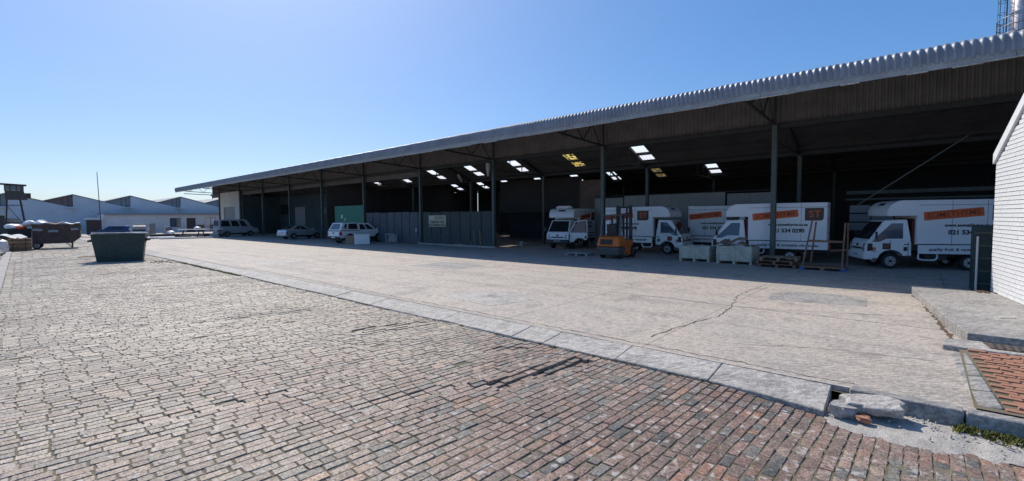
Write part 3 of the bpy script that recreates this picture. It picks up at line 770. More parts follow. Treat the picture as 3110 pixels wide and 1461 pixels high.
# walls
def wall(name, m, x0, x1, y0, y1, z0, z1, **k):
    a = MB(); a.box(((x0 + x1) / 2, (y0 + y1) / 2, (z0 + z1) / 2), (x1 - x0, y1 - y0, z1 - z0)); return wp(a, name, m, **k)
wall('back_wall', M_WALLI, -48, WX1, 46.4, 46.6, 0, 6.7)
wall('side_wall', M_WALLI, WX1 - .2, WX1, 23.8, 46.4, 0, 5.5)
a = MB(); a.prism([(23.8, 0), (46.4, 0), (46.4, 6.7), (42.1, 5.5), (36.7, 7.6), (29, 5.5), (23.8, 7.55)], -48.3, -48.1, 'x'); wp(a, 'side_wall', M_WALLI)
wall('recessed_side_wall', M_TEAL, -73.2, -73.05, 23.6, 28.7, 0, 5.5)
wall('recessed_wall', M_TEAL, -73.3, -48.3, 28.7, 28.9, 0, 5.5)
a = MB(); a.prism([(23.4, 0), (46.4, 0), (46.4, 6.7), (42.1, 5.5), (36.7, 7.6), (29, 5.5), (23.4, 7.6)], -83.0, -82.8, 'x'); wp(a, 'end_wall', M_CREAM)
# cream end bay with a roller shutter
a = MB(); z1 = 6.25
a.box((-81.9, 23.5, z1 / 2), (1.9, .24, z1)); a.box((-74.6, 23.5, z1 / 2), (2.6, .24, z1)); a.box((-78.4, 23.5, (z1 + 4.0) / 2), (5.1, .24, z1 - 4.0))
wp(a, 'end_bay_wall', M_CREAM)
a = MB()
for i in range(26): a.box((-78.4, 23.56 + (.012 if i % 2 else 0), .08 + i * .153), (5.1, .04, .15))
wp(a, 'roller_shutter', M_SHUT)
wall('corner_pipe', M_STEELD, -73.1, -72.95, 23.2, 23.35, 0, 6.2)
# windows and door on the recessed wall
for (xx, zz, ww, hh) in ((-71.3, 3.55, 3.0, 1.5), (-57.5, 3.3, 2.6, 1.4)):
    a = MB(); a.box((xx, 28.68, zz), (ww, .06, hh)); f_ = wp(a, 'window', M_STEELD)
    for s in (-1, 0, 1):
        a = MB(); a.box((xx + s * ww / 3, 28.64, zz), (ww / 3 - .08, .02, hh - .12)); a.build('pane', M_GLASS, f_)
for xx in (-66, -52.5):
    a = MB(); a.box((xx, 28.66, 1.9), (3.2, .06, 3.8)); wp(a, 'roller_shutter', M_SHUT)
# corrugated fences closing two bays, green sheet in a third
def corr(x0, x1, y, z0, z1, P, amp, name, m, sub=4):
    a = MB(); k = int((x1 - x0) / P * sub)
    for i in range(k + 1):
        x = x0 + (x1 - x0) * i / k; yy = y + amp * (1, 1, -1, -1)[i % 4]; a.v += [(x, yy, z0), (x, yy, z1)]
    for i in range(k): a.f.append((2 * i, 2 * i + 2, 2 * i + 3, 2 * i + 1))
    return a
q = random.Random(14); x = -39.45
while x < -31.1:
    L = min(1.15, -31.0 - x); a = corr(x, x + L - .004, CYL + .05 + q.uniform(-.004, .004), .06, 2.66 + q.uniform(-.03, .03), .15, .02, '', None); wp(a, 'fence_sheet', M_FENCEA, fix=False); x += L
x = -30.75
while x < -22.8:
    L = min(1.15, -22.65 - x); a = corr(x, x + L - .004, CYL + .05 + q.uniform(-.004, .004), .12, 2.62 + q.uniform(-.03, .03), .15, .02, '', None); wp(a, 'fence_sheet', M_FENCEB, fix=False); x += L
for z in (.5, 2.3):
    a = MB(); a.box((-31.0, CYL + .11, z), (16.6, .05, .06)); wp(a, 'fence_rail', M_STEELD)
wall('fence_kerb', M_KERBC, -31.0, -22.2, 23.0, 23.22, 0, .13, bevel=.02)
a = MB(); a.box((-42.75, CYL + .1, 2.05), (5.7, .05, 2.75)); gs = wp(a, 'green_sheet', M_GREEN)
for (xx, zz, s_) in ((-44.1, 2.35, .34), (-43.5, 2.05, .22)):
    a = MB(); a.box((xx, CYL + .06, zz), (s_, .012, s_ * 1.1)); a.build('notice', M_PAPER, gs)
a = MB(); a.box((-31.55, CYL - .02, 1.15), (.22, .05, .34)); wp(a, 'meter_box', M_PANEL)
# insulated store partitions behind the vans
for (x0, x1, y0, zt_) in ((-19.0, -16.6, 31.0, 3.55), (-16.5, -9.4, 31.0, 3.66), (-9.3, -6.6, 31.05, 3.55)):
    n = max(1, round((x1 - x0) / 1.18)); L = (x1 - x0) / n
    for i in range(n): wall('store_panel', M_PANEL, x0 + i * L, x0 + (i + 1) * L - .015, y0, y0 + .1, 0, zt_)
wall('store_top_rail', M_STEELD, -19, -6.6, 30.95, 31.2, 3.66, 3.72)
wall('mezzanine_beam', M_STEELG, -3.0, WX1 - .3, 29.9, 30.1, 3.22, 3.40)
wall('mezzanine_beam', M_STEELG, -3.0, WX1 - .3, 29.7, 29.85, 2.9, 3.0)
a = MB(); a.bar((-2.2, 26.0, 2.6), (1.3, 26.0, 5.3), .05); wp(a, 'stair_string', M_STEELG)
# boarded hatch, wall posters, stacked crates of the interior wall
a = MB(); a.box((-20.6, 33.0, 3.9), (2.2, .1, 2.6)); wp(a, 'brown_hatch', M_BROWNSH)
wall('inner_cross_wall', M_WALLI, -31.0, -21.6, 33.0, 33.15, 2.6, 5.6)
a = MB()
for (u, v) in ((-2.3, 0), (-.8, 0), (-2.3, .45), (-.8, .45), (-2.3, .9), (-.8, .9)): a.box((-1 + u * .6, 29.55, 1.55 + v), (.85, .04, .38))
wp(a, 'barred_window', M_PANEL)

# hanging things in the roof
def top(mb_, name, m, label, cat, group=None, **k): return tag(mb_.build(name, m, **k), label, cat, group)
a = MB(); a.cyl((-22.75, 23.0, 5.95), (-22.75, 23.0, 5.55), .16, 12); a.cyl((-22.75, 23.0, 5.55), (-22.75, 23.0, 5.05), .16, 12, .05)
top(a, 'hanging_lamp', M_PANEL, 'pale teardrop shaped lamp hanging beside a steel column under the canopy', 'lamp', smooth=False)
a = MB(); a.cyl((-30.4, 27.0, 5.9), (-30.2, 27.0, 5.6), .12, 10); a.cyl((-30.2, 27.0, 5.6), (-29.95, 27, 5.3), .06, 8)
top(a, 'ceiling_speaker', M_PANEL, 'small grey horn hanging in the dim roof left of the teardrop lamp', 'horn')
for (x_, y_, z_, L_, lb) in ((-23.4, 32.2, 5.85, 3.6, 'long pale fluorescent batten below the roof valley, unlit'), (-19.6, 29.5, 5.75, .9, 'short unlit fluorescent batten near the yellowed skylight')):
    a = MB(); a.box((x_, y_, z_), (L_, .12, .07)); a.cyl((x_ - L_ / 2 + .06, y_, z_ - .06), (x_ + L_ / 2 - .06, y_, z_ - .06), .02, 8)
    top(a, 'light_batten', M_PANEL, lb, 'batten light', 'unlit battens in the roof')
# sign on the fence
sg = empty('parking_sign', (-28.75, CYL - .03, 1.9), 0, 'pale rectangular parking notice fixed to the dull green corrugated fence', 'sign')
a = MB(); a.box((0, 0, 0), (2.15, .03, .92)); a.build('board', M_SIGN, sg)
a = MB(); a.box((-.72, -.02, .26), (.5, .008, .3)); a.build('emblem', M_CREAM, sg)
for t_, z_, s_ in (('PARKING FOR', -.08, .27), ('CUSTOMERS ONLY', -.33, .25)):
    o = text(t_, s_, M_INK, sg, bold=.008); face_frame(o, (0, -.021, z_), (1, 0, 0))
for z_ in (.33, .2):
    a = MB(); a.box((.3, -.02, z_), (1.1, .006, .05)); a.build('printed_line', M_GREYP, sg)
# two pale planks leaning on the fence
for dx, lb in ((-.0, 'left one of two pale planks leaning on the fence end'), (.62, 'right one of two pale planks leaning on the fence end')):
    a = MB(); a.bar((-24.2 + dx, 23.0, .02), (-24.55 + dx, 23.25, 1.25), .09, .03); top(a, 'plank', M_WOOD, lb, 'plank', 'planks leaning on the fence')

# ------------------------------------------------------------------ white painted gable building on the right
gb = empty('gable_building', (1.362, 16.80, .2), math.atan2(-(1.70 - 1.40), -(16.56 - 14.667)) , 'white painted brick gable building at the right edge with sloping white trim', 'building')
# local +x runs along the wall from its inner corner towards the viewer; wall face at local y = 0
dirv = Vector((1.70 - 1.40, 14.667 - 16.56, 0)).normalized(); gb.rotation_euler = (0, 0, math.atan2(dirv.y, dirv.x))
# outside of wall is to -x world: local y negative or positive
LN = 6.0
def topz(s): return 3.30 + .62 * s
m_ = MB(); m_.prism([(0, -.15), (LN, -.15), (LN, topz(LN)), (0, topz(0))], .012, .24, 'y'); 
gw = m_.build('wall', M_WMORT, gb)
bw, bh = .232, .0995; s_bricks = []
rowi = 0; z = 0.0
while z < 6.4:
    s = -.0 - (bw / 2 if rowi % 2 else 0)
    while s < LN:
        a0, a1 = max(0, s), min(LN, s + bw)
        if a1 - a0 > .05:
            zt0, zt1 = topz(a0) - .02, topz(a1) - .02
            if zt0 > z + .03: s_bricks.append((a0, a1, z, min(z + bh, zt0), min(z + bh, zt1)))
        s += bw
    z += bh; rowi += 1
s_bricks.sort(key=lambda b: b[0] + .03 * abs(b[2] - 1.8))
me = bpy.data.meshes.new('wall_brick'); mq = MB()
mq.hexa([(-.5, 0, -.5), (.5, 0, -.5), (.5, 1, -.5), (-.5, 1, -.5)], [(-.5, 0, .5), (.5, 0, .5), (.5, 1, .5), (-.5, 1, .5)])
me.from_pydata(mq.v, [], mq.f); me.materials.append(M_WHITEB)
rest = MB(); q = random.Random(31); nb_ = 0
for (a0, a1, z0, z1, z2) in s_bricks:
    g = .0075; prd = q.uniform(.0, .004)
    if nb_ < 300 and abs(z1 - z2) < .001 and a0 < 2.9:
        o = bpy.data.objects.new('wall_brick', me); COL.objects.link(o); o.parent = gw
        o.location = ((a0 + a1) / 2, -prd, (z0 + z1) / 2); o.scale = (a1 - a0 - .004, .05, z1 - z0 - 2 * g); nb_ += 1
    else:
        rest.hexa([(a0 + .002, -prd, z0 + g), (a1 - .002, -prd, z0 + g), (a1 - .002, .05, z0 + g), (a0 + .002, .05, z0 + g)],
                  [(a0 + .002, -prd, z1 - g), (a1 - .002, -prd, z2 - g), (a1 - .002, .05, z2 - g), (a0 + .002, .05, z1 - g)])
rest.build('wall_bricks', M_WHITEB, gw)['kind'] = 'stuff'
m_ = MB(); m_.prism([(-.06, topz(-.06) - .03), (LN, topz(LN) - .03), (LN, topz(LN) + .22), (-.06, topz(-.06) + .22)], -.05, .30, 'y'); m_.build('gable_trim', M_WHITEB, gb)
m_ = MB(); m_.hexa([(0, .26, -.1), (LN, .26, -.1), (LN, 5, -.1), (0, 5, -.1)], [(0, .26, topz(0) - .05), (LN, .26, topz(LN) - .05), (LN, 5, topz(LN) - .05), (0, 5, topz(0) - .05)]); m_.build('body', M_CREAM, gb)
m_ = MB(); m_.hexa([(-.1, .31, topz(-.1)), (LN, .31, topz(LN)), (LN, 5.2, topz(LN)), (-.1, 5.2, topz(-.1))], [(-.1, .31, topz(-.1) + .05), (LN, .31, topz(LN) + .05), (LN, 5.2, topz(LN) + .05), (-.1, 5.2, topz(-.1) + .05)]); m_.build('roof', M_ROOFG, gb)

# steel chimney behind the roof with caged ladder and platform
ch = empty('chimney', (4.95, 48.0, 0), 0, 'tall stainless steel chimney with a caged ladder rising behind the warehouse roof', 'chimney')
m_ = MB(); m_.cyl((0, 0, 0), (0, 0, 26), .78, 32); m_.build('flue', M_STAINL, ch, smooth=True)
for z in (9, 12.5, 16.0, 19.5, 23):
    m_ = MB(); m_.cyl((0, 0, z), (0, 0, z + .10), .81, 32); m_.build('flange', M_STAINL, ch)
m_ = MB(); lx = -.90
for s in (-.2, .2): m_.bar((lx, s - .2, 6), (lx, s - .2, 26), .04)
for i in range(66): m_.bar((lx, -.4, 6.2 + i * .3), (lx, 0, 6.2 + i * .3), .025)
ld = m_.build('ladder', M_STEELG, ch)
m_ = MB()
for i in range(22):
    z = 9 + i * .8; ring = [(lx - .22 + .22 * math.cos(t) , -.2 + .30 * math.sin(t), z) for t in [k * math.pi / 6 for k in range(13)]]
    m_.tube(ring, .018, 5)
for t in (.6, 1.2, 1.9, 2.5): m_.bar((lx - .22 + .22 * math.cos(t * 1.6), -.2 + .30 * math.sin(t * 1.6), 9), (lx - .22 + .22 * math.cos(t * 1.6), -.2 + .30 * math.sin(t * 1.6), 26), .02)
m_.build('ladder_cage', M_STEELG, ld)
m_ = MB(); N = 20; rp_ = 1.36
for zz, tt in ((14.6, .035), (15.15, .03), (15.7, .035)):
    m_.tube([(rp_ * math.cos(k * 2 * math.pi / N), rp_ * math.sin(k * 2 * math.pi / N), zz) for k in range(N + 1)], tt, 6)
for k in range(0, N, 2): m_.bar((rp_ * math.cos(k * 2 * math.pi / N), rp_ * math.sin(k * 2 * math.pi / N), 14.6), (rp_ * math.cos(k * 2 * math.pi / N), rp_ * math.sin(k * 2 * math.pi / N), 15.7), .04)
pf = m_.build('handrail', M_GALV, ch)
m_ = MB(); m_.cyl((0, 0, 14.5), (0, 0, 14.57), 1.4, 20); m_.build('platform', M_STEELD, ch)

# ------------------------------------------------------------------ far factory with saw-tooth gables
FX = -104.0
fc = empty('sawtooth_factory', (FX, 20, 0), 0, 'white factory with a row of saw tooth gables across the far end of the yard', 'factory')
def fp(mb_, name, m, par=None, **k):
    o = mb_.build(name, m, par or fc, **k); o.matrix_parent_inverse = Matrix.Translation((-FX, -20, 0)); return o
per = 7.35; pk0 = 8.3; zp, zv = 6.35, 4.25
y = pk0 - 2 * per
for k in range(6):
    yp = pk0 + (k - 2) * per
    if yp > 42: break
    m_ = MB(); m_.prism([(yp, -.2), (yp + per, -.2), (yp + per, zv), (yp, zp)], FX - .3, FX, 'x'); fp(m_, 'gable_wall', M_WPLAST)
    m_ = MB(); yv_ = yp + per * .52; zv_ = zp - (zp - zv) * .52
    m_.prism([(yv_, zv_), (yp + per, zv), (yp + per, zp + .02), ], FX - .45, FX - .35, 'x'); fp(m_, 'tooth_infill', M_BROWNSH if k == 1 else M_ROOFG)
    for j in (.65, .83):
        yy = yv_ + (yp + per - yv_) * j
        m_ = MB(); m_.box((FX - .33, yy, (zp - (zp - zv) * (.52 + .48 * j) + zv_ + (zp - zv_) * j) / 2), (.05, .07, (zv_ + (zp - zv_) * j) - (zp - (zp - zv) * (.52 + .48 * j)))); fp(m_, 'tooth_batten', M_STEELG)
    m_ = MB(); m_.hexa([(FX - 40, yv_, zv_), (FX + .12, yv_, zv_), (FX + .12, yp + per, zp + .02), (FX - 40, yp + per, zp + .02)],
                       [(FX - 40, yv_, zv_ + .12), (FX + .12, yv_, zv_ + .12), (FX + .12, yp + per, zp + .15), (FX - 40, yp + per, zp + .15)]); fp(m_, 'roof_slope', M_ROOFG)
    m_ = MB(); m_.hexa([(FX - 40, yp, zp - .02), (FX + .12, yp, zp - .02), (FX + .12, yv_ + .1, zv_ - .02), (FX - 40, yv_ + .1, zv_ - .02)],
                       [(FX - 40, yp, zp + .14), (FX + .12, yp, zp + .14), (FX + .12, yv_ + .1, zv_ + .1), (FX - 40, yv_ + .1, zv_ + .1)]); fp(m_, 'roof_slope', M_ROOFG)
    m_ = MB(); m_.box((FX + .2, yp + per - .35, zv + .05), (.5, 1.3, .18)); m_.box((FX + .12, yp + per - .1, zv - .35), (.14, .14, .8)); fp(m_, 'gutter_spout', M_WPLAST)
m_ = MB(); m_.box((FX - 20, 14, 2), (39, 48, 4.0)); fp(m_, 'body', M_WPLAST)

# low office range in front of the factory
LX = -96.0
lb_ = empty('low_office', (LX, 19, 0), 0, 'low white office range with doors and windows below the saw tooth gables', 'building')
def lp(mb_, name, m, par=None, **k):
    o = mb_.build(name, m, par or lb_, **k); o.matrix_parent_inverse = Matrix.Translation((-LX, -19, 0)); return o
openings = [('window', 20.3, 1.55, .9, 2.45), ('door', 22.6, 1.35, 0, 2.45), ('window', 25.6, 1.5, .85, 2.5), ('door', 28.3, 1.2, 0, 2.45), ('window', 31.2, 1.1, 1.1, 2.45)]
y0_, y1_ = 11.2, 34.0; segs = []; yy = y0_; m_ = MB()
for (kd, c, wd, z0, z1) in openings:
    m_.box((LX, (yy + c - wd / 2) / 2, 1.5), (.24, c - wd / 2 - yy, 3.2)); m_.box((LX, c, (z1 + 3.1) / 2), (.24, wd, 3.1 - z1))
    if z0: m_.box((LX, c, (z0 - .1) / 2), (.24, wd, z0 + .1))
    yy = c + wd / 2
m_.box((LX, (yy + y1_) / 2, 1.5), (.24, y1_ - yy, 3.2))
lp(m_, 'wall', M_WPLAST)
for (kd, c, wd, z0, z1) in openings:
    m_ = MB(); m_.box((LX - .06, c, (z0 + z1) / 2), (.05, wd, z1 - z0)); d_ = lp(m_, kd, M_DARKDOOR if kd == 'door' else M_STEELD)
    if kd == 'window':
        for s in (-1, 1):
            m_ = MB(); m_.box((LX + .0, c + s * wd / 4, (z0 + z1) / 2), (.03, wd / 2 - .1, z1 - z0 - .12)); m_.build('pane', M_PAPER if c in (25.6, 31.2) else M_GLASSL, d_)
m_ = MB(); m_.box((LX + .14, 29.7, .62), (.03, 8.6, 1.24)); m_.box((LX+.14, 24.0, .62), (.03, 1.2, 1.24)); lp(m_, 'dark_dado', M_BROWNSH)
m_ = MB(); m_.box((LX - 3.2, 22.6, 3.18), (7.2, 23.2, .16)); lp(m_, 'roof', M_ROOFG)
m_ = MB(); m_.box((LX + .42, 22.6, 3.06), (.1, 23.2, .18)); lp(m_, 'fascia', M_SHUT)
m_ = MB(); m_.box((LX - 3.2, 11.1, 1.5), (6.4, .24, 3.2)); lp(m_, 'side_wall', M_WPLAST)
m_ = MB(); m_.box((LX + .3, 9.9, 2.42), (1.4, 2.2, .22)); lp(m_, 'porch_roof', M_WPLAST)
m_ = MB(); m_.box((LX - .1, 9.9, 1.1), (.1, 1.8, 2.2)); lp(m_, 'porch_door', M_DARKDOOR)
for k in range(34):
    m_ = MB(); m_.box((LX + .30, 11.4 + k * .67, 2.98), (.28, .05, .10)); lp(m_, 'rafter_end', M_STEELG)
# open shed between office and warehouse end
os_ = empty('open_shed', (-90, 29, 0), 0, 'small open shed with a dark flat roof beside the cream warehouse end', 'shed')
for nm, c, d, m in (('roof', (-90, 32.2, 4.7), (4, 7.0, .22), M_STEELD), ('beam', (-88.3, 32.2, 4.3), (.2, 6.4, .3), M_BROWNSH), ('post', (-88.3, 29.6, 2.1), (.22, .22, 4.3), M_STEELD), ('post', (-88.3, 30.2, 2.1), (.3, .3, 4.3), M_BROWNSH), ('side_wall', (-89, 33.6, 1.3), (.2, 4.6, 2.6), M_BROWNSH)):
    m_ = MB(); m_.box(c, d); o = m_.build(nm, m, os_); o.matrix_parent_inverse = Matrix.Translation((90, -29, 0))
m_ = MB(); m_.bar((-88.3, 29.6, 2.5), (-88.0, 28.9, 4.6), .10); o = m_.build('brace', M_STEELD, os_); o.matrix_parent_inverse = Matrix.Translation((90, -29, 0))
# roof end pipe
m_ = MB(); m_.tube([(WX0 + 1.0, 19.5, 6.22), (WX0 + 1.6, 22.9, 6.10), (WX0 + 1.8, 23.1, 5.9), (WX0 + 1.8, 23.2, 5.4)], .05, 8)
wp(m_, 'end_pipe', M_STEELD)
# thin masts
m_ = MB(); m_.cyl((-86, 9.6, 0), (-86, 9.45, 8.9), .06, 8, .035); top(m_, 'antenna_mast', M_STEELD, 'thin bare mast standing in front of the saw tooth factory', 'mast')
m_ = MB(); m_.cyl((-75, 26, 7.2), (-75, 26, 9.4), .03, 6, .012); top(m_, 'roof_aerial', M_STEELD, 'short thin aerial sticking up behind the canopy edge', 'aerial')

# guard tower
gt = empty('guard_tower', (-75, 1.45, 0), 0, 'brown guard tower cabin with four small windows on tall slanted legs', 'tower')
def tp(mb_, name, m, par=None, **k):
    o = mb_.build(name, m, par or gt, **k); return o
m_ = MB(); c0, c1 = 4.72, 6.12
m_.box((0, -.02, 4.86), (1.9, 1.66, .68)); m_.hexa([(-.95, -.85, 5.2), (.95, -.85, 5.2), (.95, .62, 5.2), (-.95, .62, 5.2)], [(-.95, -.85, 5.52), (.95, -.85, 5.52), (.95, .55, 5.52), (-.95, .55, 5.52)])
for yy in (-.82, -.42, .04, .40, .55): m_.box((.9, yy - .02, 5.8), (.09, .09, .6)); m_.box((-.9, yy - .02, 5.8), (.09, .09, .6))
m_.box((.0, -.84, 5.8), (1.8, .05, .6)); m_.box((0, -.15, 6.08), (1.9, 1.44, .07))
m_.box((.05, .85, 4.98), (1.2, .5, .55))
tp(m_, 'cabin', M_CABIN)
for a_, b_ in ((-.79, -.47), (-.39, .0), (.06, .36), (.43, .52)):
    m_ = MB(); m_.box((.9, (a_ + b_) / 2 - .02, 5.8), (.02, b_ - a_, .54)); tp(m_, 'window_pane', M_GLASSL)
m_ = MB(); m_.box((.1, -.2, 6.17), (2.5, 2.0, .08), rx=-.05); m_.bar((.9, -.9, 6.2), (1.0, -1.5, 6.32), .05); tp(m_, 'roof', M_STEELD)
for (xa, ya, xb, yb) in ((.8, -.7, .9, -.9), (.8, .25, .9, .62), (-.8, -.7, -.9, -.9), (-.8, .25, -.9, .62)):
    m_ = MB(); m_.bar((xb * 1.1, yb * 1.15, -.1), (xa, ya, 4.75), .12); tp(m_, 'leg', M_STEELD)
m_ = MB(); m_.bar((.88, -.8, 3.9), (.88, .45, 3.9), .08); m_.bar((.88, -.8, 3.9), (.88, .3, 2.0), .05); m_.bar((.85, -.85, 2.0), (.9, .55, 2.0), .08); tp(m_, 'brace', M_STEELD)

# small flat-roofed gatehouse at the far left
gh = empty('gatehouse', (-80, -1.6, 0), 0, 'low grey gatehouse with a pale flat roof edge at the far left', 'building')
for nm, c, d, m in (('wall', (0, 0, 1.35), (5, 4.2, 2.9), M_FENCEB), ('roof', (0, .1, 2.95), (5.6, 5.0, .28), M_WPLAST), ('door', (2.52, .9, 1.0), (.05, .9, 2.1), M_STEELD), ('side_wall', (-1, 2.6, 1.2), (.3, 1.4, 2.6), M_PANEL)):
    m_ = MB(); m_.box(c, d); m_.build(nm, m, gh)
# hills / far roof behind
m_ = MB(); m_.box((-150, -6, 2.5), (30, 14, 6.2)); m_.prism([(-14, 5.6), (2, 5.6), (-6, 7.2)], -165, -135, 'x'); top(m_, 'far_shed', M_ROOFG, 'dark blue grey shed roof showing behind the gatehouse at the left edge', 'shed')
#@@PART3
# ------------------------------------------------------------------ vehicle building blocks
def arch(cx, cz, r, a0=165, a1=15, n=9):
    return [(cx + r * math.cos(R(a0 + (a1 - a0) * i / (n - 1))), cz + r * math.sin(R(a0 + (a1 - a0) * i / (n - 1)))) for i in range(n)]
def patch(quad_, uv, off):
    """polygon lying on a four cornered face (bl, br, tr, tl), pushed out along its normal"""
    A, B, C_, D = [Vector(p) for p in quad_]; nrm_ = (B - A).cross(D - A).normalized(); r_ = []
    for u, v in uv: r_.append((A * (1 - u) * (1 - v) + B * u * (1 - v) + C_ * u * v + D * (1 - u) * v) + nrm_ * off)
    return r_
def patch_obj(name, m, parent, quad_, uv, off=.006, th=.0):
    a = MB(); p = patch(quad_, uv, off)
    p0 = patch(quad_, uv, off - .012); n = len(p)
    a.add(p + p0, [tuple(range(n)), tuple(range(2 * n - 1, n - 1, -1))] + [(i, n + i, n + (i + 1) % n, (i + 1) % n) for i in range(n)])
    return a.build(name, m, parent)
def wheel(parent, x, y, r, wd, side):
    a = MB(); n = 24; vs = []
    prof_ = [(r * .62, -.5), (r * .9, -.5), (r, -.36), (r, .36), (r * .9, .5), (r * .62, .5)]
    for i in range(n):
        t = 2 * math.pi * i / n
        for (rr_, k) in prof_: vs.append((x + rr_ * math.cos(t), y + k * wd, r + rr_ * math.sin(t)))
    f = [(i * 6 + j, ((i + 1) % n) * 6 + j, ((i + 1) % n) * 6 + j + 1, i * 6 + j + 1) for i in range(n) for j in range(5)]
    a.add(vs, f); w_ = a.build('wheel', M_RUBBER, parent)
    a = MB(); a.cyl((x, y - wd * .3, r), (x, y + side * wd * .36, r), r * .64, 20); rim = a.build('rim', M_RIM, w_)
    a = MB(); a.cyl((x, y + side * wd * .3, r), (x, y + side * wd * .46, r), r * .2, 12)
    a.build('hub', M_STEELD, w_)
    a = MB()
    for i in range(6):
        t = i * math.pi / 3; a.cyl((x + r * .42 * math.cos(t), y + side * wd * .36, r + r * .42 * math.sin(t)), (x + r * .42 * math.cos(t), y + side * (wd * .36 + .004), r + r * .42 * math.sin(t)), r * .085, 8)
    a.build('rim_hole', M_BLACKP, w_)
    return w_
def gh_faces(gh, hw0, hw1):
    """greenhouse corner data: gh = front-bottom, front-top, rear-top, rear-bottom as (x,z)"""
    (fbx, fbz), (ftx, ftz), (rtx, rtz), (rbx, rbz) = gh
    L = dict(fb=(fbx, hw0, fbz), ft=(ftx, hw1, ftz), rt=(rtx, hw1, rtz), rb=(rbx, hw0, rbz))
    Rr = {k: (p[0], -p[1], p[2]) for k, p in L.items()}
    return dict(left=(L['fb'], L['rb'], L['rt'], L['ft']), right=(Rr['rb'], Rr['fb'], Rr['ft'], Rr['rt']),
                front=(Rr['fb'], L['fb'], L['ft'], Rr['ft']), rear=(L['rb'], Rr['rb'], Rr['rt'], L['rt'])), L, Rr
def greenhouse(parent, gh, hw0, hw1, m, name='cabin', bevel=.05):
    F, L, Rr = gh_faces(gh, hw0, hw1); a = MB()
    a.hexa([L['fb'], Rr['fb'], Rr['rb'], L['rb']], [L['ft'], Rr['ft'], Rr['rt'], L['rt']])
    o = a.build(name, m, parent, bevel=bevel, seg=3); return F, o

# ------------------------------------------------------------------ box vans of the yard
def decals(t, box, side, x_front, x_rear):
    """printing on one side of the load box; side +1 left, -1 right"""
    hw = .925; yy = side * (hw + .006); rt = (-side, 0, 0)
    xl, xr = (x_front, x_rear) if side > 0 else (x_rear, x_front)         # image left, image right ends
    def at_(f, z): return (xl + (xr - xl) * f, yy, z)
    bn = MB(); w2, h2 = .92, .165; n = 5; pts = []
    for cx_, cy_, a0 in ((w2 - .04, h2 - .04, 0), (-w2 + .04, h2 - .04, 90), (-w2 + .04, -h2 + .04, 180), (w2 - .04, -h2 + .04, 270)):
        for i in range(n): pts.append((cx_ + .04 * math.cos(R(a0 + 90 * i / (n - 1))), cy_ + .04 * math.sin(R(a0 + 90 * i / (n - 1)))))
    bn.prism(pts, -.003, .001, 'z'); o = bn.build('banner', M_ORANGE, box); face_frame(o, at_(.335, 2.17), rt, tilt=R(5.5))
    tx = text('SOMETHYME', .285, M_INKR, o, bold=.004, sx=1.0); tx.location = (0, -.0, .004)
    lg = MB(); w3 = .35; pts = [(-w3, w3 * .8), (-w3, -w3 * .8)] + [(w3 - .12 + .12 * math.cos(R(a)), -w3 * .8 + .12 + .12 * math.sin(R(a))) for a in (-90, -60, -30, 0)] + [(w3, w3 * .8)]
    lg.prism(pts, -.003, .001, 'z'); o = lg.build('logo_panel', M_BROWNL, box); face_frame(o, at_(.825, 2.20), rt)
    tx = text('ST', .42, M_ORANGE, o, sx=1.0, bold=.004); tx.location = (.02, 0, .004)
    o = text('www.somethyme.co.za', .165, M_INK, box, bold=.006); face_frame(o, at_(.50, 1.735), rt)
    o = text('021 534 0290', .235, M_INK, box, bold=.010); face_frame(o, at_(.50, 1.46), rt)
    return at_
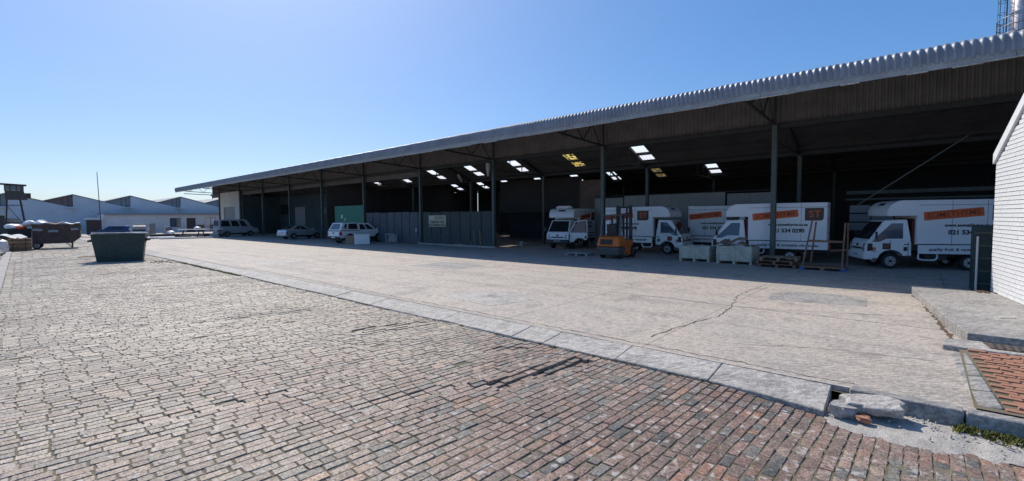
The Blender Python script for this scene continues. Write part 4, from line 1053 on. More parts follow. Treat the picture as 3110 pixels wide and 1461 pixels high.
def box_van(name, origin, heading, label, near, group='box vans parked under the canopy', open_door=False, vent=None):
    rz = math.atan2(heading[1], heading[0]); t = empty(name, (origin[0], origin[1], 0), rz, label, 'van', group)
    # cab
    low = [(.80, .40), (.86, .58), (.85, .92), (.76, 1.14), (-.66, 1.14), (-.68, .52), (-.46, .52)] + arch(0, .31, .42, 155, 18)
    low += [(.46, .40)]
    a = MB(); a.prism(low, -.80, .80); cab = a.build('cab', M_WHITE, t, bevel=.045, seg=3)
    ghp = ((.74, 1.12), (.20, 1.93), (-.56, 1.97), (-.66, 1.12))
    F, gh = greenhouse(t, ghp, .80, .69, M_WHITE, 'cab_top', .05)
    patch_obj('windscreen', M_GLASS, t, F['front'], [(.05, .06), (.95, .06), (.93, .93), (.07, .93)], .008)
    for nm in ('left', 'right'):
        fl = (lambda u: u) if nm == 'left' else (lambda u: 1 - u)
        uv = [(fl(.09), -.06), (fl(.26), -.05), (fl(.40), .10), (fl(.80), .10), (fl(.80), .82), (fl(.36), .84), (fl(.12), .18)]
        if nm == 'right': uv = uv[::-1]
        if open_door and nm == near:
            continue
        patch_obj('side_window', M_GLASSL, t, F[nm], uv, .008)
    a = MB(); a.prism([(.60, .36), (.90, .36), (.93, .48), (.90, .66), (.62, .66)], -.81, .81); a.build('bumper', M_BLACKP if open_door else M_WHITE, t, bevel=.03, seg=2)
    a = MB(); a.box((.865, 0, .80), (.03, .92, .075)); a.build('grille', M_BLACKP, t)
    for s in (-1, 1):
        a = MB(); a.bar((.735, s * .22, 1.17), (.50, s * .46, 1.53), .018, .018); a.build('wiper', M_BLACKP, t)
        pts = arch(0, .31, .435, 158, 18, 12); a = MB()
        for p_, q_ in zip(pts, pts[1:]): a.bar((p_[0], s * .795, p_[1]), (q_[0], s * .795, q_[1]), .03, .035)
        a.build('arch_trim', M_BLACKP, t)
    a = MB(); a.cyl((.85, 0, .93), (.872, 0, .93), .055, 14); em = a.build('emblem', M_BLACKP, t); em.scale = (1, 1.4, 1)
    a = MB(); a.box((.915, .0, .52), (.012, .46, .12)); pl = a.build('number_plate', M_PAPER, t)
    a = MB()
    for i in range(6): a.box((.923, -.16 + i * .064, .52), (.004, .035, .06))
    a.build('plate_print', M_INK, pl)
    for s in (-1, 1):
        a = MB(); a.hexa([(.80, s * .56, .70), (.885, s * .56, .70), (.80, s * .815, .70), (.60, s * .815, .72)], [(.80, s * .60, .98), (.865, s * .60, .98), (.78, s * .815, 1.02), (.62, s * .815, 1.0)])
        hl = a.build('headlight', M_BLACKP, t, bevel=.01, seg=1)
        for k_, (hx, hz) in enumerate(((.80, .78), (.775, .90))):
            a = MB(); a.cyl((hx - .06, s * .70, hz), (hx + .055, s * .745, hz), .055, 12); a.build('lens', M_LAMP, hl)
        a = MB(); a.bar((.52, s * .80, 1.22), (.60, s * .98, 1.24), .03); a.box((.58, s * 1.02, 1.34), (.06, .16, .30), rz=s * -.2); a.build('mirror', M_BLACKP, t, bevel=.015, seg=1)
        # door shut lines, handle and marks
        if not (open_door and ((s > 0) == (near == 'left'))):
            a = MB(); a.box((-.50, s * .803, .98), (.16, .02, .035)); a.build('door_handle', M_BLACKP, t)
            a = MB(); a.box((-.56, s * .801, .80), (.012, .012, .55)); a.box((.03, s * .801, 1.02), (.012, .012, .22)); a.build('door_gap', M_INK, t)
            a = MB(); a.box((-.47, s * .801, .80), (.13, .012, .16)); a.build('fuel_flap', M_BLACKP, t, bevel=.02, seg=1)
        a = MB(); a.box((.15, s * .803, .90), (.27, .01, .24)); lp_ = a.build('door_badge', M_BROWNL, t)
        o = text('ST', .17, M_ORANGE, lp_, sx=1.0); face_frame(o, (.15, s * .81, .90), (-s, 0, 0))
        a = MB(); a.cyl((.56, s * .80, .80), (.56, s * .808, .80), .062, 14); rd = a.build('round_badge', M_ORANGE, t)
        a = MB(); a.box((.56, s * .804, .70), (.12, .01, .03)); a.build('badge_print', M_INK, t)
        for (wx_, wr, wd_) in ((0, .31, .18), (-2.50, .29, .19)): wheel(t, wx_, s * .70, wr, wd_, s)
        a = MB(); a.box((-3.05, s * .70, .30), (.03, .22, .38)); a.build('mudflap', M_PANEL, t)
    # load box with rounded luton nose
    xr = -3.95; pr = [(xr, .98), (-.78, .98), (-.78, 2.10), (.18, 2.10), (.20, 2.22)]
    for i in range(1, 9): tt = R(90 * i / 8); pr.append((.20 - .55 * (1 - math.cos(tt)), 2.22 + .50 * math.sin(tt)))
    pr += [(xr, 2.72)]
    a = MB(); a.prism(pr, -.92, .92); box = a.build('load_box', M_BOXW, t, bevel=.03, seg=2)
    for s in (-1, 1):
        a = MB(); a.box(((xr - .8) / 2, s * .922, 2.52), (3.1, .012, .02)); a.build('side_seam', M_SHUT, box)
        for xs_ in (-1.86, -2.92):
            a = MB(); a.box((xs_, s * .922, 1.85), (.014, .010, 1.66)); a.build('panel_seam', M_SHUT, box)
        a = MB(); a.box((xr + .035, s * .925, 1.85), (.07, .02, 1.74)); a.build('corner_post', M_SHUT, box)
        a = MB(); a.box(((xr - .8) / 2, s * .924, .995), (3.15, .02, .035)); a.build('floor_rail', M_STEELD, t)
        a = MB(); a.box(((xr - .8) / 2, s * .905, .80), (3.10, .03, .34)); sk = a.build('side_skirt', M_BOXW, t)
        sd_ = 'left' if s > 0 else 'right'
        if sd_ == near:
            o = text('quality fruit & vegetable wholesaler', .172, M_INK, sk, bold=.004, sx=1.0, shear=.15); face_frame(o, ((xr - .8) / 2, s * .924, .80), (-s, 0, 0))
        a = MB(); a.tube([(-.86, s * .86, .60), (-.86, s * .86, .42), (-1.02, s * .86, .38), (-1.38, s * .86, .38), (-1.46, s * .86, .46), (-1.46, s * .86, .6)], .03, 8); a.build('step_rail', M_WHITE, t)
        a = MB(); a.box((xr - .03, s * .84, .74), (.05, .14, .22)); a.build('tail_lamp', M_REDL, t)
        for zz in (1.4, 2.0, 2.55):
            a = MB(); a.box((xr + .02, s * .93, zz), (.05, .03, .06)); a.build('marker_lamp', M_REDL, box)
        decals(t, box, s, -.85, xr)
    a = MB(); a.box((.02, 0, 2.56), (.14, .5, .05), ry=.75); a.build('roof_vent', M_BLACKP, box)
    a = MB(); a.box((-.725, 0, 1.5), (.07, 1.5, 1.0)); a.build('bulkhead', M_DARKRED if near == 'left' and not open_door else M_STEELD, t)
    a = MB(); a.box((-2.1, .35, .55), (3.9, .10, .18)); a.box((-2.1, -.35, .55), (3.9, .10, .18)); a.box((-2.5, 0, .35), (.16, 1.3, .14)); a.box((-1.5, .5, .52), (.7, .35, .32)); a.box((-3.6, 0, .62), (.3, 1.5, .12)); a.build('chassis', M_BLACKP, t)
    if vent:
        a = MB(); a.box((-.55, -.1, 2.80), (.7, .9, .14)); a.tube([(-.1, .55, 2.70), (-.1, .55, 2.86), (-.1, -.35, 2.86), (-.1, -.35, 2.70)], .05, 8); a.build('roof_unit', M_WHITE, box, bevel=.02, seg=1)
        a = MB(); a.cyl((-.6, .5, 2.7), (-.6, .5, 3.25), .012, 6); a.build('aerial', M_STEELD, box)
    if open_door:
        s = 1 if near == 'left' else -1
        a = MB(); a.prism([(-.56, .56), (-.56, 1.12), (.60, 1.12), (.60, .60)], s * .70, s * .795); a.build('door_opening', M_BLACKP, t)
        dr = MB(); dp = [(0, .50), (0, 1.12), (-.42, 1.86), (-1.14, 1.92), (-1.18, 1.12), (-1.20, .72), (-1.05, .62), (-.85, .74), (-.62, .78), (-.40, .70), (-.25, .50)]
        ip = [(-.12, 1.14), (-.50, 1.78), (-1.06, 1.82), (-1.08, 1.14)]
        # panel below the sill line and a window frame above
        dr.prism([p for p in dp if p[1] <= 1.12], 0, .06)
        for p, q_ in ((dp[1], dp[2]), (dp[2], dp[3]), (dp[3], dp[4])): dr.bar((p[0], .03, p[1]), (q_[0], .03, q_[1]), .055, .06)
        d = dr.build('open_door', M_WHITE, t, bevel=.01, seg=1); d.location = (.62, s * .80, 0)
        d.rotation_euler = (0, 0, -s * R(82))
        a = MB(); a.prism(ip, .02, .035); a.build('door_glass', M_GLASSL, d)
        a = MB(); a.box((-1.0, -.012 if s > 0 else .07, .96), (.16, .02, .035)); a.build('door_handle', M_BLACKP, d)
        a = MB(); a.box((-1.08, .06, .82), (.12, .02, .18)); a.build('fuel_flap', M_BLACKP, d)
    return t
box_van('box_van', (-1.2, 24.34), (-.915, -.403), 'white box van nearest the white brick wall, cab pointing left', 'left')
box_van('box_van', (-7.02, 24.55), (-.99, -.10), 'white box van behind the right hand steel column and two wooden bins, cab pointing left', 'left')
box_van('box_van', (-10.72, 25.9), (1, .03), 'white box van behind the orange forklift, cab pointing right', 'right')
box_van('box_van', (-6.45, 28.2), (1, 0), 'white box van standing second row, half hidden behind another van cab', 'right')
box_van('box_van', (-18.25, 25.6), (.2, -.98), 'white box van facing out with its driver door wide open', 'left', open_door=True, vent=True)

# ------------------------------------------------------------------ cars
def car_common(t, hw, wheels, r, mrim=None):
    for wx_ in wheels:
        for s in (-1, 1): wheel(t, wx_, s * (hw - .10), r, .2, s)
def make_car(name, label, origin, heading, m, kind, cat='car', group=None, rear_open=False):
    t = empty(name, (origin[0], origin[1], 0), math.atan2(heading[1], heading[0]), label, cat, group)
    # origin: ground under the rear bumper centre; x forward
    if kind == 'sedan':
        hw = .88; low = [(.04, .42), (0, .70), (.10, 1.0), (.75, 1.03), (3.1, .98), (4.05, .83), (4.45, .68), (4.5, .38), (4.3, .26)] + arch(3.62, .32, .36, 15, 165) + arch(.92, .32, .36, 15, 165) + [(.3, .28)]
        ghp = ((3.18, .96), (2.30, 1.44), (1.20, 1.45), (.45, 1.0)); h1 = .64; wh_ = (.92, 3.62); r = .32
        wins = [(.18, .52), (.55, .86)]; tl = ((.06, .62, .80), .26)
    elif kind == 'hatch':
        hw = .84; low = [(.04, .40), (0, .72), (.06, .98), (2.9, .95), (3.65, .82), (3.95, .66), (3.98, .36), (3.8, .25)] + arch(3.2, .31, .35, 15, 165) + arch(.68, .31, .35, 15, 165) + [(.2, .28)]
        ghp = ((2.95, .93), (2.15, 1.47), (.38, 1.46), (.03, .95)); h1 = .62; wh_ = (.68, 3.2); r = .31
        wins = [(.16, .48), (.51, .78)]; tl = ((.02, .62, .78), .2)
    elif kind == 'pickup':
        hw = .90; low = [(.04, .50), (0, .62), (.02, 1.10), (3.9, 1.10), (4.75, 1.02), (5.05, .86), (5.12, .52), (4.95, .40)] + arch(4.15, .39, .45, 15, 165) + arch(1.08, .39, .45, 15, 165) + [(.3, .45)]
        ghp = ((3.95, 1.08), (3.22, 1.74), (1.98, 1.76), (1.95, 1.08)); h1 = .68; wh_ = (1.08, 4.15); r = .38
        wins = [(.12, .52), (.58, .93)]; tl = ((.02, .70, 1.0), .16)
    else:   # minibus
        hw = .88; low = [(.04, .40), (0, .62), (.02, 1.18), (3.95, 1.15), (4.70, 1.02), (4.85, .60), (4.8, .36)] + arch(3.75, .33, .38, 15, 165) + arch(.95, .33, .38, 15, 165) + [(.25, .36)]
        ghp = ((4.02, 1.13), (3.35, 2.12), (.10, 2.14), (.03, 1.15)); h1 = .76; wh_ = (.95, 3.75); r = .33
        wins = [(.13, .33), (.37, .62), (.66, .95)]; tl = ((.02, .70, 1.05), .12)
    a = MB(); a.prism(low, -hw, hw); body = a.build('body', m, t, bevel=.07, seg=3)
    F, gh = greenhouse(t, ghp, hw - .03, h1, m, 'cabin', .06)
    patch_obj('windscreen', M_GLASS, t, F['front'], [(.05, .08), (.95, .08), (.93, .92), (.07, .92)], .008)
    if not rear_open and kind != 'pickup': patch_obj('rear_window', M_GLASS, t, F['rear'], [(.09, .20), (.91, .20), (.88, .88), (.12, .88)], .008)
    for nm in ('left', 'right'):
        for (u0, u1) in wins:
            lo_ = .14; hi_ = .84
            uv = [(u0, lo_), (u1, lo_), (u1 - .02, hi_), (u0 + (.17 if (u0 < .2 and kind != 'minibus') else .03), hi_)]
            if kind == 'sedan' and u0 > .5: uv = [(u0, lo_), (u1, lo_ + .03), (u1 - .15, hi_), (u0, hi_)]
            if nm == 'right': uv = [(1 - u, v) for u, v in uv][::-1]
            patch_obj('side_window', M_GLASS, t, F[nm], uv, .007)
    car_common(t, hw, wh_, r)
    for s in (-1, 1):
        (tx_, z0, z1), tw = tl
        a = MB(); a.box((tx_ + .09, s * (hw - tw / 2 + .008), (z0 + z1) / 2), (.22, tw, z1 - z0)); a.build('tail_light', M_REDL, t, bevel=.02, seg=1)
        fx = low[-1][0]; xm = max(p[0] for p in low)
        a = MB(); a.box((xm - .22, s * (hw - .17), .70 if kind != 'pickup' else .84), (.3, .32, .13)); a.build('headlight', M_LAMP, t, bevel=.03, seg=1)
        mx_ = ghp[0][0] - .12
        a = MB(); a.box((mx_, s * (hw + .09), ghp[0][1] + .08), (.12, .2, .14)); a.build('mirror', m, t, bevel=.03, seg=1)
        xd = wh_[0] + (wh_[1] - wh_[0]) * (.52 if kind != 'pickup' else .62)
        a = MB(); a.box((xd, s * (hw + .001), .70), (.012, .012, .56)); a.box((wh_[1] - .42, s * (hw + .001), .72), (.012, .012, .5)); a.build('door_gap', M_INK, t)
        for xx_ in (xd + .25, wh_[0] + .55):
            if kind in ('pickup',) and xx_ < xd: continue
            a = MB(); a.box((xx_, s * (hw + .012), .90 if kind != 'pickup' else 1.0), (.17, .03, .035)); a.build('door_handle', m, t)
    zb_ = .50 if kind != 'pickup' else .56
    a = MB(); a.box((.0, 0, zb_ - .02), (.10, 2 * hw - .06, .20)); a.build('rear_bumper', m if kind != 'pickup' else M_BLACKP, t, bevel=.04, seg=2)
    a = MB(); a.box((-.055, 0, zb_ + (.22 if kind != 'pickup' else -.02)), (.012, .48, .11)); a.build('number_plate', M_PAPER, t)
    a = MB(); a.box((2.2, 0, .33), (3.0 if kind != 'pickup' else 3.9, 2 * hw - .3, .16)); a.build('underbody', M_BLACKP, t)
    return t, F, hw
sed, _, _ = make_car('sedan', 'silver sedan parked nose in under the canopy between columns', (-50.2, 19.75), (-.13, .99), M_SILVER, 'sedan')
pk, _, phw = make_car('pickup_truck', 'white pickup with a windowed canopy parked in front of the green sheet', (-37.8, 19.2), (-.12, .99), M_WHITE, 'pickup', 'pickup')
# canopy over the load bed
cg = ((1.98, 1.10), (1.95, 1.80), (.42, 1.80), (.06, 1.12)); Fc, _c = greenhouse(pk, cg, .88, .70, M_WHITE, 'bed_canopy', .06)
patch_obj('rear_hatch_glass', M_GLASSL, pk, Fc['rear'], [(.10, .14), (.90, .14), (.86, .86), (.14, .86)], .008)
for nm in ('left', 'right'):
    for (u0, u1) in ((.06, .62), (.68, .93)):
        uv = [(u0, .16), (u1, .16), (u1 - .03 if u1 < .9 else u1 - .13, .86), (u0 + .02, .86)]
        if nm == 'right': uv = [(1 - u, v) for u, v in uv][::-1]
        patch_obj('canopy_window', M_GLASS, pk, Fc[nm], uv, .007)
a = MB(); a.box((1.0, 0, 1.11), (2.02, 1.83, .03)); a.build('canopy_seal', M_BLACKP, pk)
a = MB(); a.box((-.012, 0, .92), (.02, .20, .10)); a.build('tailgate_handle', M_BLACKP, pk)
make_car('minibus', 'pale grey minibus parked nose in at the far end of the canopy', (-65.2, 17.9), (-.14, .99), M_PANEL, 'minibus', 'minibus')
make_car('hatchback', 'dark blue hatchback beyond the green skip, near the low office', (-74.0, 11.2), (-.5, -.86), M_BLUECAR, 'hatch')
hb, Fh, hhw = make_car('hatchback', 'silver hatchback with its boot lid raised beyond the green skip', (-70.0, 11.2), (-.985, .17), M_SILVER, 'hatch', rear_open=True)
a = MB(); a.hexa([(-.62, -.60, 1.62), (.38, -.60, 1.47), (.38, .60, 1.47), (-.62, .60, 1.62)], [(-.66, -.56, 1.70), (.38, -.58, 1.53), (.38, .58, 1.53), (-.66, .56, 1.70)]); bl = a.build('boot_lid', M_SILVER, hb, bevel=.03, seg=2)
a = MB(); a.quad((-.50, -.45, 1.600), (.25, -.45, 1.488), (.25, .45, 1.488), (-.50, .45, 1.600)); a.build('boot_glass', M_PAPER, bl, fix=False)
a = MB(); a.box((.05, 0, .86), (.06, 1.25, .36)); a.build('boot_opening', M_BLACKP, hb)

# ------------------------------------------------------------------ forklift
fk = empty('forklift', (-12.05, 21.75, 0), math.atan2(.99, -.12), 'orange forklift seen from behind, standing in front of the box vans', 'forklift')
# local x forward (mast away from viewer)
a = MB(); a.hexa([(-1.15, -.62, .62), (-1.15, .62, .62), (-.35, .66, .62), (-.35, -.66, .62)], [(-1.02, -.56, 1.12), (-1.02, .56, 1.12), (-.30, .64, 1.20), (-.30, -.64, 1.20)]); cw = a.build('counterweight', M_FORK, fk, bevel=.09, seg=3)
a = MB(); a.box((-1.10, .08, .88), (.14, .62, .26)); a.build('radiator_opening', M_BLACKP, cw, bevel=.02, seg=1)
a = MB(); a.box((-1.12, .08, 1.03), (.14, .70, .04)); a.box((-1.14, .08, .72), (.14, .70, .04)); a.build('opening_frame', M_FORK, cw)
a = MB(); a.hexa([(-1.02, -.52, .18), (-1.02, .52, .18), (-.30, .60, .18), (-.30, -.60, .18)], [(-1.16, -.63, .60), (-1.16, .63, .60), (-.30, .66, .60), (-.30, -.66, .60)]); a.build('lower_counterweight', M_GREYP, fk, bevel=.06, seg=2)
a = MB(); a.box((.35, 0, .58), (1.30, 1.16, .70)); a.build('chassis', M_FORK, fk, bevel=.05, seg=2)
a = MB(); a.box((.55, -.59, .40), (.7, .04, .5)); a.box((.55, .59, .40), (.7, .04, .5)); a.build('step_panel', M_FORK, fk)
for s in (-1, 1):
    wheel(fk, .85, s * .55, .33, .24, s); wheel(fk, -.62, s * .46, .26, .2, s)
a = MB(); a.box((-.22, .05, 1.24), (.55, .62, .16)); a.box((-.42, .05, 1.52), (.14, .56, .55), ry=-.12); a.build('seat', M_BLACKP, fk, bevel=.06, seg=2)
for (xb, xt, s) in ((-.78, -.55, 1), (-.78, -.55, -1), (.86, .62, 1), (.86, .62, -1)):
    a = MB(); a.bar((xb, s * .52, 1.12), (xt, s * .50, 2.20), .085, .10); a.build('guard_post', M_GREYP, fk)
a = MB()
for s in (-1, 1): a.bar((-.6, s * .50, 2.22), (.66, s * .50, 2.22), .07)
for k in range(8): a.bar((-.6 + k * .18, -.5, 2.24), (-.6 + k * .18, .5, 2.24), .05)
a.build('overhead_guard', M_GREYP, fk)
a = MB(); a.box((-.62, .22, 2.08), (.14, .42, .10)); a.build('guard_lamp_bar', M_BLACKP, fk)
a = MB(); a.box((-.58, .20, 1.86), (.08, .16, .18)); a.build('work_lamp', M_PAPER, fk, bevel=.02, seg=1)
a = MB(); N = 16; a.tube([(.42 + .06 * math.sin(t), .0 + .19 * math.cos(t), 1.45 + .18 * math.sin(t)) for t in [k * 2 * math.pi / N for k in range(N + 1)]], .016, 6); a.bar((.45, 0, 1.45), (.7, 0, 1.05), .04); a.build('steering_wheel', M_BLACKP, fk)
a = MB()
for s in (-1, 1):
    a.bar((1.20, s * .36, .10), (1.14, s * .36, 2.76), .16, .14)
    a.bar((1.08, s * .20, .10), (1.02, s * .20, 2.66), .10, .08)
for z in (.5, 1.55, 2.66): a.box((1.13, 0, z), (.08, .80, .10))
a.bar((1.10, 0, .2), (1.05, 0, 2.2), .09); mast = a.build('mast', M_STEELD, fk)
a = MB(); a.box((1.28, 0, .42), (.06, 1.0, .10)); a.box((1.28, 0, .72), (.06, 1.0, .10)); a.box((1.28, -.4, 1.0), (.04, .05, .9)); a.box((1.28, .4, 1.0), (.04, .05, .9)); a.build('fork_carriage', M_STEELD, fk)
for s in (-1, 1):
    a = MB(); a.box((1.80, s * .28, .10), (1.05, .11, .04)); a.box((1.30, s * .28, .38), (.05, .11, .60)); a.build('fork', M_STEELD, fk)
a = MB(); a.box((-.72, -.5, 1.42), (.06, .07, .1)); a.build('indicator', M_REDL, fk)

# ------------------------------------------------------------------ bins, pallets, rack
def pallet_bin(label, x, y, rz, L, D, H, seed):
    t = empty('wooden_bin', (x, y, 0), rz, label, 'bin', 'wooden produce bins'); q = random.Random(seed)
    nrow = 5; bh_ = (H - .16) / nrow
    for s, along in ((-1, 'x'), (1, 'x')):
        for i in range(nrow):
            a = MB(); a.box((q.uniform(-.006, .006), s * D / 2, .16 + bh_ * (i + .5)), (L, .022, bh_ - .008)); a.build('board', M_CRATE, t)
        for i in range(nrow):
            a = MB(); a.box((s * L / 2, 0, .16 + bh_ * (i + .5)), (.022, D - .03, bh_ - .008)); a.build('board', M_CRATE, t)
    for px in (-L / 2 + .07, 0, L / 2 - .07):
        for s in (-1, 1):
            a = MB(); a.box((px, s * (D / 2 + .028), .16 + (H - .14) / 2), (.10, .034, H - .12)); a.build('post', M_CRATE, t)
    for px in (-L / 2 + .06, 0, L / 2 - .06):
        a = MB(); a.box((px, 0, .06), (.11, D, .12)); a.build('skid', M_CRATE, t)
    a = MB(); a.box((0, 0, .14), (L, D, .025)); a.build('floor', M_CRATE, t)
    return t
pallet_bin('left one of two grey wooden produce bins in front of the vans, empty', -8.05, 22.55, 0.02, 1.42, 1.1, .72, 1)
pallet_bin('right one of two grey wooden produce bins, heaped with flattened cardboard', -6.2, 22.35, -.02, 1.50, 1.1, .80, 2)
q = random.Random(6)
for k, (dx, dy, z, L, D, m, lb) in enumerate(((-.35, 0, .86, .85, .6, M_CARD, 'brown cardboard sheet sticking up from the right wooden bin'), (.0, -.15, .86, .7, .5, M_PAPER, 'white paper sheet crumpled on top of the right wooden bin'),
        (.42, .1, .84, .7, .6, M_CARD, 'folded cardboard box flap on the right end of the bin'), (-.1, .2, .95, .9, .35, M_CARD, 'long cardboard strip lying across the top of the bin'), (.15, -.3, .80, .8, .4, M_PAPER, 'bent white sheet at the front edge of the right bin'))):
    a = MB(); n = 6
    for i in range(n + 1):
        zz = .05 * math.sin(i * 1.3 + k) + .03 * i * (1 if k % 2 else -1) * .6
        a.v += [(-L / 2 + L * i / n, -D / 2, zz), (-L / 2 + L * i / n, D / 2, zz + .05)]
    for i in range(n): a.f.append((2 * i, 2 * i + 2, 2 * i + 3, 2 * i + 1))
    o = a.build('cardboard' if m is M_CARD else 'paper_sheet', m, fix=False); o.location = (-6.2 + dx, 22.3 + dy, z + .02); o.rotation_euler = (q.uniform(-.25, .25), q.uniform(-.2, .2), q.uniform(-.5, .5))
    so = o.modifiers.new('thick', 'SOLIDIFY'); so.thickness = .008
    tag(o, lb, 'cardboard' if m is M_CARD else 'paper', 'packing heaped in the bin')
def pallet(name, label, x, y, z, rz, m, L=1.2, D=1.0, group=None):
    t = empty(name, (x, y, z), rz, label, 'pallet', group); H = .144
    for i in range(7):
        a = MB(); a.box((0, -D / 2 + .05 + i * (D - .1) / 6, H - .011), (L, .10, .022)); a.build('top_board', m, t)
    for px in (-L / 2 + .05, 0, L / 2 - .05):
        for py in (-D / 2 + .07, 0, D / 2 - .07):
            a = MB(); a.box((px, py, .066), (.10, .13, .088)); a.build('block', m, t)
        a = MB(); a.box((px, 0, .011), (.10, D, .022)); a.build('bottom_board', m, t)
        a = MB(); a.box((px, 0, H - .033), (.10, D, .022)); a.build('stringer_board', m, t)
    return t
G_ = 'timber pallets under the canopy edge'
pallet('pallet', 'bottom pallet of the stack of three right of the wooden bins', -4.45, 21.85, 0, .04, M_WOODR, 1.35, 1.05, G_)
pallet('pallet', 'middle pallet of the stack of three right of the wooden bins', -4.50, 21.80, .146, -.03, M_WOODR, 1.35, 1.05, G_)
pallet('pallet', 'top pallet of the stack of three right of the wooden bins', -4.40, 21.85, .292, .05, M_WOOD, 1.35, 1.05, G_)
pallet('pallet', 'single pale pallet lying flat on the floor left of the forklift', -14.3, 21.75, 0, .05, M_PANEL, 1.35, .9, G_)
rk_ = empty('timber_rack', (-2.85, 21.75, 0), .03, 'tall timber A frame rack on a pallet base between two box vans', 'rack')
for (x0_, y0_, x1_, y1_, z1_) in ((-.66, -.45, -.42, 0, 1.95), (-.50, .45, -.30, .1, 1.90), (.62, -.45, .66, 0, 1.85), (.72, .45, .74, .1, 1.85)):
    a = MB(); a.bar((x0_, y0_, .14), (x1_, y1_, z1_), .055, .07); a.build('post', M_WOODR, rk_)
a = MB(); a.bar((-.52, -.16, 1.15), (.66, -.16, 1.12), .05, .08); a.build('rail', M_WOODR, rk_)
a = MB(); a.bar((.2, .2, .75), (.72, .2, .80), .04, .06); a.build('rail', M_WOODR, rk_)
a = MB(); a.box((0, -.45, .12), (1.45, .10, .05)); a.box((0, .45, .12), (1.45, .10, .05)); a.box((0, 0, .145), (1.45, .9, .02)); a.build('deck', M_WOODR, rk_)
for (px, py) in ((-.66, -.45), (0, -.45), (.66, -.45), (-.66, .45), (0, .45), (.66, .45)):
    a = MB(); a.box((px, py, .05), (.15, .13, .10)); a.build('foot_block', M_BLUEPL if px else M_WOODR, rk_)
# dark green steel locker beside the wall end
gl = empty('steel_locker', (1.24, 18.4, .0), .02, 'dark green steel cage locker standing behind the end of the white brick wall', 'locker')
a = MB(); a.box((.35, 0, .92), (1.0, .8, 1.84)); a.build('body', M_SKIP, gl, bevel=.02, seg=1)
for zz in (.25, .6, .95, 1.3, 1.65):
    a = MB(); a.box((.35, -.41, zz), (.98, .03, .04)); a.build('slat', M_STEELG, gl)
a = MB(); a.cyl((-.08, -.44, .05), (-.08, -.44, 1.55), .025, 8); a.build('upright_pipe', M_PAPER, gl)
a = MB(); q = random.Random(3)
for k in range(14):
    x_, y_ = 1.0 + q.random() * .45, 16.25 + q.random() * .3; L = q.uniform(.08, .2); b = q.uniform(0, 3)
    a.bar((x_, y_, .215), (x_ + L * math.cos(b), y_ + L * math.sin(b), .225), .035, .012)
tag(a.build('swept_debris', M_DRYL), 'small pile of dark scraps on the loading step by the wall corner', 'debris', kind='stuff')
a = MB(); a.bar((1.15, 12.6, .21), (1.38, 12.75, .215), .03, .012); top(a, 'paper_scrap', M_PAPER, 'white paper scrap lying on the loading step', 'scrap')
# things beside the pickup
a = MB(); a.box((0, 0, .42), (1.18, .62, .80)); a.box((0, 0, .86), (1.22, .66, .07)); 
wbx = top(a, 'chest_freezer', M_WHITE, 'white chest freezer standing in the shade in front of the pickup', 'freezer', bevel=.03, seg=2); wbx.location = (-34.55, 20.0, 0); wbx.rotation_euler = (0, 0, 1.15)
a = MB(); a.box((0, 0, .36), (.7, .6, .72)); a.box((0, 0, .73), (.74, .10, .02)); wbx = top(a, 'carton', M_CARD, 'brown carton on the floor at the rear wheel of the pickup', 'carton', bevel=.01, seg=1); wbx.location = (-35.7, 19.6, 0); wbx.rotation_euler = (0, 0, .9)
a = MB()
for (x_, y_) in ((-.35, -.3), (.35, -.3), (-.35, .3), (.35, .3)): a.box((x_, y_, .4), (.05, .05, .8))
a.box((0, 0, .82), (.8, .7, .06)); a.box((0, .3, .45), (.7, .02, .6)); wbx = top(a, 'work_table', M_PANEL, 'small grey work table in front of the blue grey fence', 'table'); wbx.location = (-33.6, 22.2, 0); wbx.rotation_euler = (0, 0, .6)
a = MB(); a.cyl((0, 0, 0), (0, 0, .34), .15, 14, .17); a.cyl((.22, 0, .22), (.5, .1, .26), .03, 8); wbx = top(a, 'bucket', M_PANEL, 'white bucket on the floor inside the open bay by the dim wall', 'bucket'); wbx.location = (-22.3, 26.0, 0)
# wall notices in the open bay
for (x_, z_, w_, h_, lb) in ((-26.2, 1.9, .9, .8, 'square white notice on the dark back wall of the open bay'), (-24.0, 1.95, .9, .55, 'left pale notice behind the open bay, above a blue drum'), (-22.7, 1.95, .8, .55, 'right pale notice behind the open bay, beside the facing van')):
    a = MB(); a.box((x_, 37.0, z_), (w_, .03, h_)); top(a, 'notice_board', M_PANEL, lb, 'notice', 'notices in the open bay')
a = MB(); a.box((-27, 37.2, 2.2), (13, .15, 4.4)); o = a.build('rear_partition', M_WALLI, wh); o.matrix_parent_inverse = Matrix.Translation(-W0)
a = MB(); a.cyl((-23.6, 36.4, 0), (-23.6, 36.4, 1.5), .28, 14); top(a, 'blue_drum', M_BLUEPL, 'tall blue drum against the back wall of the open bay', 'drum')

